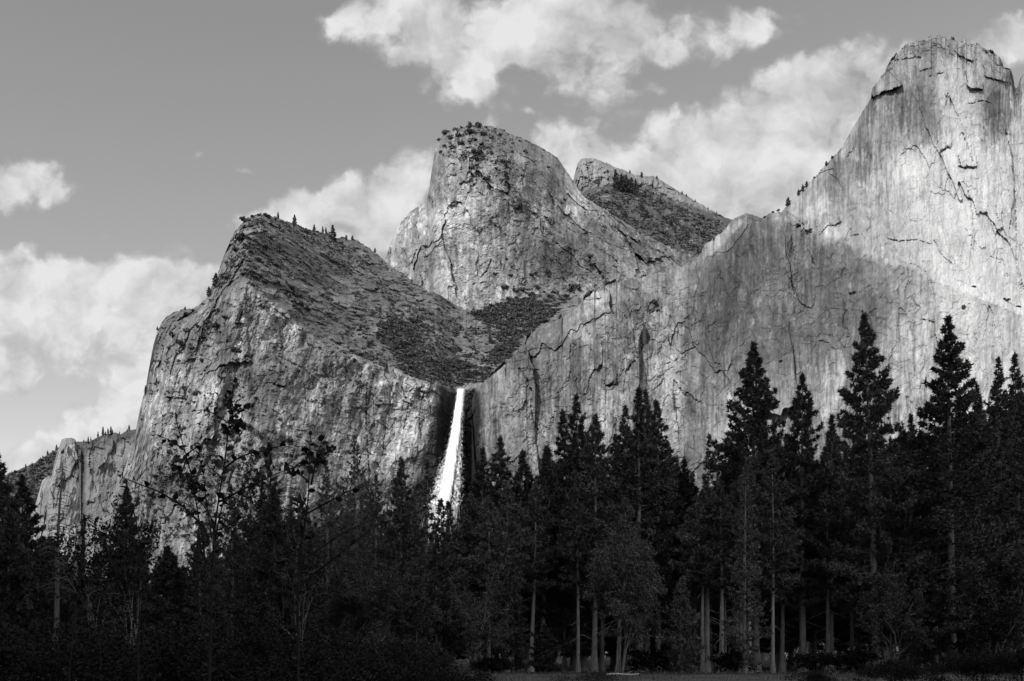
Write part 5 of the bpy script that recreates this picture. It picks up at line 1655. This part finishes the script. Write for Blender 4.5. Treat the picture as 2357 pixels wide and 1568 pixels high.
for px, hp, kd in ((206, 16, 1), (212, 10, 1), (226, 16, 1), (234, 22, 1), (240, 14, 0), (248, 18, 1), (254, 20, 1), (262, 12, 1), (272, 10, 1), (292, 12, 0), (300, 14, 0), (190, 10, 0), (198, 10, 0), (120, 12, 0), (112, 12, 0), (128, 14, 0), (100, 10, 0), (60, 10, 0), (44, 8, 0), (30, 8, 0), (135, 12, 0), (52, 8, 0), (90, 9, 0), (75, 8, 0)):
    tp = float(np.interp(px, FR.xs, FR.top))
    fir(FR, px + 3 * math.sin(px), tp + 3 + 3 * math.sin(px * 2.3), hp * (.55 + .5 * abs(math.sin(px * 1.7))), kd, 'tiny conifer on the misty far ridge behind the spire', 'tiny conifers on the far ridge')
for k in range(4):
    if k not in used:
        for ch in list(FIRS[k].children):
            bpy.data.objects.remove(ch)
        bpy.data.objects.remove(FIRS[k])


# ------------------------------------------------------------------ the waterfall
def build_fall():
    m, t, b = new_mat('falling_water')
    tc = t.add('ShaderNodeTexCoord')
    mp = t.add('ShaderNodeMapping', ins={0: tc.outputs['Object']})
    mp.inputs['Scale'].default_value = (.42, .42, .011)
    n = t.add('ShaderNodeTexNoise', ins={'Vector': mp.outputs[0], 'Scale': 1.0, 'Detail': 6.0, 'Roughness': .65})
    a = t.add('ShaderNodeAttribute', attribute_name='albedo')
    al = t.math('ADD', a.outputs['Fac'], t.math('MULTIPLY', t.math('SUBTRACT', n.outputs[0], .5), 1.5))
    al = t.ramp(al, .10, .80)
    b.inputs['Base Color'].default_value = (.9, .9, .9, 1)
    b.inputs['Roughness'].default_value = .8
    t.l.new(al, b.inputs['Alpha'])
    e = empty('waterfall', wpt(1065, 893, 1318))
    base = np.array(e.location)

    def sheet(name, left, right, y0, thick, off, dens):
        rows, cols = 150, 26
        ty = np.linspace(0, 1, rows)
        lx = np.interp(ty, [p[0] for p in left], [p[1] for p in left])
        rx = np.interp(ty, [p[0] for p in right], [p[1] for p in right])
        py = y0 + (1300 - y0) * ty
        s = np.linspace(0, 1, cols)
        PX = lx[:, None] + (rx - lx)[:, None] * s[None]
        PY = np.repeat(py[:, None], cols, 1)
        bow = (1 - (2 * s - 1) ** 2)[None] * thick
        Y = 1318 - 120 * np.minimum(ty * 1.5, 1)[:, None] ** .9 - bow + off + 3.0 * fbm(PX / 6, PY / 40, 4, 61)
        al = dens(s[None] + 0 * PX, ty[:, None] + 0 * PX)
        al = al * (1 - .9 * sstep(.70, .95, ty)[:, None])
        P = W(PX, PY, Y) - base
        idx = np.arange(rows * cols).reshape(rows, cols)
        q = np.stack([idx[:-1, :-1], idx[1:, :-1], idx[1:, 1:], idx[:-1, 1:]], -1)
        return link_mesh(name, P.reshape(-1, 3), q.reshape(-1, 4), mat=m, parent=e, alb=al.reshape(-1), smooth=True)
    edge = lambda s, w: sstep(0, w, s) * sstep(1, 1 - w, s)
    # the main column
    sheet('water_column', [(0, 1050), (.25, 1033), (.45, 1014), (.65, 999), (.85, 986), (1, 980)], [(0, 1073), (.25, 1064), (.45, 1056), (.65, 1045), (.85, 1032), (1, 1022)], 895, 7, 0,
          lambda s, t_: .02 + 1.12 * edge(s, .42) - .45 * t_ * sstep(.5, 1, s))
    # thinner veil on the right, drifting mist on the left
    sheet('water_veil', [(0, 1058), (.3, 1044), (.6, 1024), (1, 1006)], [(0, 1074), (.3, 1070), (.5, 1074), (.7, 1074), (1, 1066)], 897, 5, 5,
          lambda s, t_: .50 * edge(s, .5) * (1 - .35 * t_))
    sheet('spray', [(0, 1050), (.3, 1022), (.5, 992), (.7, 966), (.85, 950), (1, 938)], [(0, 1060), (.3, 1050), (.6, 1030), (1, 1050)], 899, 5, -6,
          lambda s, t_: .50 * edge(s, .5) * sstep(.1, .7, t_))
    tag(e, 'tall white waterfall plunging from the notch between the two cliffs', 'waterfall')


build_fall()


# ------------------------------------------------------------------ saplings close to the camera
def c4(p):
    return (264 + .24647 * p[0], 867.4 + .24647 * p[1])


def c5(p):
    return (471.4 + .2405 * p[0], 989.9 + .2405 * p[1])


def c1(p):
    return (.4588 * p[0], 848.5 + .4588 * p[1])


def spline(pts, n):
    pts = np.asarray(pts, float)
    d = np.concatenate([[0], np.cumsum(np.linalg.norm(np.diff(pts, axis=0), axis=1))])
    t = np.linspace(0, d[-1], n)
    out = np.stack([np.interp(t, d, pts[:, k]) for k in range(pts.shape[1])], -1)
    for _ in range(3):
        out[1:-1] = .25 * out[:-2] + .5 * out[1:-1] + .25 * out[2:]
    return out


def leaf_shape(kind):
    """a cupped leaf along +x, unit length: returns verts (k,3), quads"""
    s = np.linspace(0, 1, 6)
    w = {'ovate': np.array([.03, .30, .36, .30, .16, .0]), 'narrow': np.array([.02, .09, .11, .09, .05, .0])}[kind]
    mid = np.stack([s, 0 * s, .10 * np.sin(s * 3.1)], -1)
    l = mid + np.stack([0 * s, w, .25 * w], -1)
    r_ = mid + np.stack([0 * s, -w, .25 * w], -1)
    V = np.concatenate([l, mid, r_])
    q = [(k, k + 1, 7 + k, 6 + k) for k in range(5)] + [(6 + k, 7 + k, 13 + k, 12 + k) for k in range(5)]
    return V, np.array(q)


def sapling(name, label, stems, Yd, seed, kind='ovate', size=.048, per=26, cat='sapling', extra=()):
    """stems: list of (points in photo units, tip radius, base radius, leafiness); last point is the base"""
    r = np.random.default_rng(seed)
    base = stems[0][0][-1]
    root = np.array(wpt(base[0], base[1], Yd))
    root[2] = 0
    St, Lv = Acc(), Acc()
    LV, LQ = leaf_shape(kind)
    for k, (pts, r0, r1, lf) in enumerate(stems):
        sp = spline(pts, max(8, len(pts) * 5))
        n = len(sp)
        u = np.linspace(0, 1, n)
        yv = Yd + .22 * np.sin(u * 2.2 + k) * (1 - u) * (1 if k else .3) + (.25 * ((k * 37) % 7 - 3) / 3) * (1 - u)
        P = np.stack([(sp[:, 0] - CX) / F * yv, yv, (CY - sp[:, 1]) / F * yv + CAMZ], -1)
        St.add(*tube(P - root, 1.05 * (r0 + (r1 - r0) * u) * Yd / F, 6))
        ln = np.linalg.norm(np.diff(P, axis=0), axis=1).sum()
        m = int(lf * ln * per * 1.1)
        for j in range(m):
            f = (j + .5 * r.random()) / max(m, 1) * .85
            i = min(int(f * (n - 1)), n - 2)
            tn = unit(P[i] - P[i + 1])
            side = unit(np.cross(tn, [0, 1.0, 0]) * (1 if j % 2 else -1) + .5 * r.normal(size=3))
            d = unit(tn * .75 + side * .9 + np.array([0, 0, -.05]) + .25 * r.normal(size=3))
            if j == 0:
                d = unit(tn + .2 * r.normal(size=3))
            nn = unit(np.cross(d, r.normal(size=3) + np.array([0, -.2, .5])))
            mm = np.cross(nn, d)
            s = size * (.55 + .6 * r.random()) * (.75 if f < .06 else 1)
            pet = .12 * s
            p0 = P[i] - root
            V = p0 + d * pet + (LV[:, :1] * d + LV[:, 1:2] * nn + LV[:, 2:] * mm) * s
            Lv.add(V, LQ)
            St.add(*tube(np.array([p0, p0 + d * pet * .6, p0 + d * pet * 1.2]), np.array([.0008, .0007, .0006]), 3))
    e = empty(name, tuple(root))
    St.link('stem', M_TWIG, e, True)
    Lv.link('foliage', M_NEARLEAF, e, True)
    tag(e, label, cat)
    return e


A4 = lambda *p: [c4(q) for q in p]
A5 = lambda *p: [c5(q) for q in p]
A1 = lambda *p: [c1(q) for q in p]
sapling('sapling', 'tall thin leafy sapling with one straight leading shoot, in front of the left crag', [
    (A4((1112, 66), (1088, 220), (1076, 400), (1050, 590), (1026, 850), (1000, 940), (970, 1170), (940, 1330), (922, 1568)) + [(482, 1560), (478, 2290)], .9, 5.5, .34),
    (A4((775, 318), (812, 305), (930, 345), (1000, 390), (1075, 442)), .8, 1.8, 1.3),
    (A4((1250, 265), (1220, 290), (1140, 340), (1072, 402)), .8, 1.8, 1.6),
    (A4((1210, 425), (1150, 420), (1110, 440), (1075, 480)), .8, 1.6, 2.0),
    (A4((1110, 470), (1090, 490), (1068, 520)), .8, 1.4, 1.5),
    (A4((1040, 215), (1065, 228), (1086, 240)), .7, 1.2, 2.0), (A4((1130, 265), (1105, 290), (1080, 320)), .7, 1.2, 2.4),
    (A4((1595, 645), (1500, 655), (1400, 690), (1290, 705), (1180, 745), (1090, 800), (1030, 850)), .8, 2.2, .9),
    (A4((815, 793), (850, 822), (930, 880), (1000, 942)), .7, 1.8, .8),
    (A4((1610, 866), (1450, 930), (1300, 1000), (1150, 1075), (980, 1166)), .9, 2.6, .7),
    (A4((1260, 1288), (1180, 1320), (1080, 1380), (940, 1440)), .9, 2.0, 1.0),
    (A4((1020, 1110), (1000, 1230), (975, 1330), (950, 1450), (930, 1560)), .9, 2.2, .7)], 6.0, 1, per=24)
sapling('sapling', 'leafy sapling with crooked stem and side twigs, left of the tall straight one', [
    (A4((572, 392), (570, 440), (620, 560), (650, 680), (690, 800), (720, 920), (740, 1050), (755, 1150), (790, 1350), (835, 1568)) + [(480, 1500), (488, 2300)], .9, 5.0, .95),
    (A4((385, 540), (430, 558), (520, 596), (590, 640), (660, 692)), .8, 1.8, 1.0),
    (A4((832, 600), (800, 642), (730, 682), (672, 722)), .8, 1.7, 1.1),
    (A4((560, 780), (610, 762), (690, 792)), .8, 1.5, 1.5), (A4((570, 850), (640, 925), (720, 962)), .8, 1.6, 1.6),
    (A4((65, 934), (100, 950), (220, 1000), (330, 1040), (430, 1080), (540, 1150), (640, 1210), (740, 1310), (832, 1400), (870, 1500)), .9, 3.0, .8),
    (A4((830, 880), (842, 1050), (880, 1320), (905, 1500)), .8, 2.0, .3),
    (A4((760, 1110), (830, 1200), (900, 1310), (930, 1450)), 1.0, 2.4, .7), (A4((880, 1110), (850, 1120), (800, 1150), (765, 1190)), .8, 1.4, 1.6),
    (A4((700, 960), (712, 1000), (735, 1080)), .8, 1.4, 3.0), (A4((800, 1020), (770, 1050), (748, 1100)), .8, 1.4, 3.0)], 6.4, 2, per=24)
sapling('sapling', 'tufted twin-tipped sapling with crowded leaves, in front of the pines left of the falls', [
    (A4((1828, 556), (1820, 640), (1822, 760), (1816, 900), (1810, 990), (1820, 1080), (1800, 1200), (1780, 1350), (1750, 1568)) + A5((890, 1568)) + [(686, 1500), (690, 2280)], .9, 6.0, .75),
    (A4((1948, 552), (1930, 620), (1892, 720), (1870, 800), (1858, 900), (1832, 1010)), .8, 2.4, 2.0),
    (A4((2040, 640), (2000, 680), (1960, 712), (1890, 772)), .8, 1.6, 1.8),
    (A4((1960, 790), (1920, 770), (1875, 800)), .8, 1.4, 2.2), (A4((1770, 700), (1800, 730), (1818, 770)), .7, 1.3, 2.0),
    (A4((1560, 815), (1650, 862), (1740, 920), (1810, 980)), .8, 2.0, 1.1), (A4((1610, 866), (1740, 825), (1812, 806)), .8, 1.6, .9),
    (A4((1760, 800), (1790, 808), (1815, 820)), .7, 1.2, 2.0), (A4((1720, 1130), (1770, 1170), (1800, 1230)), .8, 1.5, 1.0),
    (A5((1480, 530), (1350, 600), (1180, 690), (980, 800)), .8, 2.0, .9),
    (A5((1820, 815), (1740, 800), (1500, 900), (1300, 1000), (1050, 1170), (910, 1256)), .9, 2.6, .75),
    (A5((1570, 976), (1480, 1030), (1300, 1180), (1100, 1330), (895, 1500)), .9, 2.8, .6),
    (A5((870, 640), (890, 720), (950, 860)), .8, 1.6, 1.2), (A5((720, 1290), (800, 1240), (880, 1200)), .8, 1.5, .9)], 6.2, 3, per=24)
sapling('sapling', 'dim sapling with few leaves near the left side', [
    (A1((424, 775), (415, 850), (402, 1050), (372, 1300), (350, 1450)) + [(158, 1568), (150, 2290)], .9, 4.0, .45),
    (A1((560, 840), (500, 815), (440, 800), (415, 830)), .7, 1.4, 1.6), (A1((640, 850), (560, 840), (500, 845), (420, 900)), .8, 1.8, 1.1),
    (A1((410, 770), (420, 800), (418, 860)), .7, 1.3, 2.4)], 6.8, 4, per=22)
sapling('willow', 'spiky narrow-leaved willow shoot rising at the left below the far cliff', [
    (A1((640, 596), (650, 640), (665, 690), (690, 780), (705, 860), (705, 960), (700, 1100)) + [(318, 1568), (312, 2250)], .8, 4.0, .9),
    (A1((600, 650), (640, 660), (668, 700)), .6, 1.0, 2.0), (A1((690, 665), (675, 690), (672, 720)), .6, 1.0, 2.0),
    (A1((735, 770), (720, 800), (702, 850)), .6, 1.0, 2.0), (A1((770, 800), (740, 850), (706, 900)), .6, 1.2, 1.6)], 7.4, 5, kind='narrow', size=.075, per=30, cat='willow')


def thicket(px, py_top, Yd, rad, seed, label, n=5200, leaf=.07, mat=None):
    x, y, h = ground_tree(px, py_top, Yd)
    T, Cn = broadleaf(h, rad, seed, leaf=leaf * .6, nleaf=int(n * 1.9), stems=5, low=.02, thick=.02 * h / 3, spread=.9)
    return plant_tree('bush', T, Cn, (x, y, 0), label, 'bush', None, M_TWIG, mat or M_THICKET)


thicket(60, 1430, 22, 1.9, 51, 'black leafy bush filling the lower left corner', 8000, .12)
thicket(260, 1440, 20, 1.7, 52, 'black bush under the spiky willow shoot', 8000, .11)
thicket(430, 1420, 17, 1.5, 53, 'black bush around the foot of the tall straight sapling', 8000, .10)
thicket(610, 1430, 19, 1.6, 54, 'black bush between the tall sapling and the twin-tipped one', 8000, .11)
thicket(770, 1460, 24, 1.8, 55, 'black bush right of the twin-tipped sapling', 8000, .12)
thicket(930, 1490, 34, 2.4, 56, 'dark bush at the left end of the visible meadow', 7000, .14)
thicket(1060, 1546, 46, 1.9, 57, 'low dark bush on the bottom edge left of the meadow', 4500, .12)
thicket(1330, 1546, 58, 1.9, 58, 'low twiggy bush on the meadow in the bottom middle', 900, .10)
thicket(1395, 1541, 60, 1.6, 59, 'low twiggy bush right of the bottom middle one', 700, .10)
thicket(1880, 1545, 60, 1.6, 60, 'low dark bush at the right end of the meadow strip', 3000, .12)
thicket(2060, 1520, 64, 2.4, 61, 'dark bush at the foot of the feathery pine', 6500, .15)
thicket(2240, 1500, 62, 2.6, 62, 'dark bush in the lower right below the shaggy pine', 6500, .15)
thicket(2360, 1480, 60, 2.4, 63, 'dark bush in the lower right corner', 6500, .15)
for i, (px, top, lab) in enumerate(((1140, 1515, 'undergrowth bush left of the pale trunks'), (1500, 1490, 'undergrowth bush right of the pale oak'),
                                    (1690, 1500, 'low rounded bush in the dark opening'), (1880, 1500, 'undergrowth bush right of the lone pale trunk'), (1980, 1490, 'undergrowth bush left of the feathery pine'))):
    x, y, h = ground_tree(px, top, 109)
    T, Cn = broadleaf(h, 2.2, 80 + i, leaf=.22, nleaf=3500, stems=5, low=.02, thick=.05)
    plant_tree('bush', T, Cn, (x, y, 0), lab, 'bush', None, M_TWIG, M_THICKET)


def log():
    Yl = 93.0
    a = np.array(wpt(1395, 1560, Yl))
    b_ = np.array(wpt(1470, 1557, Yl + 3))
    a[2] = .22
    b_[2] = .25
    s = np.linspace(0, 1, 9)
    mid = (a + b_) / 2
    P = a + np.outer(s, b_ - a) - mid
    P[:, 2] += .05 * np.sin(s * 6)
    o = Acc()
    V, q = tube(P, .09 - .04 * s, 8)
    o.add(V, q)
    o.add(*tube(np.stack([P[5], P[5] + [.3, -.2, .25], P[5] + [.6, -.3, .35]]), np.array([.035, .025, .01]), 5))
    ob = o.link('fallen_log', M_LOG, None, True)
    ob.location = tuple(mid)
    tag(ob, 'thin bleached log lying on the meadow grass', 'log')


log()
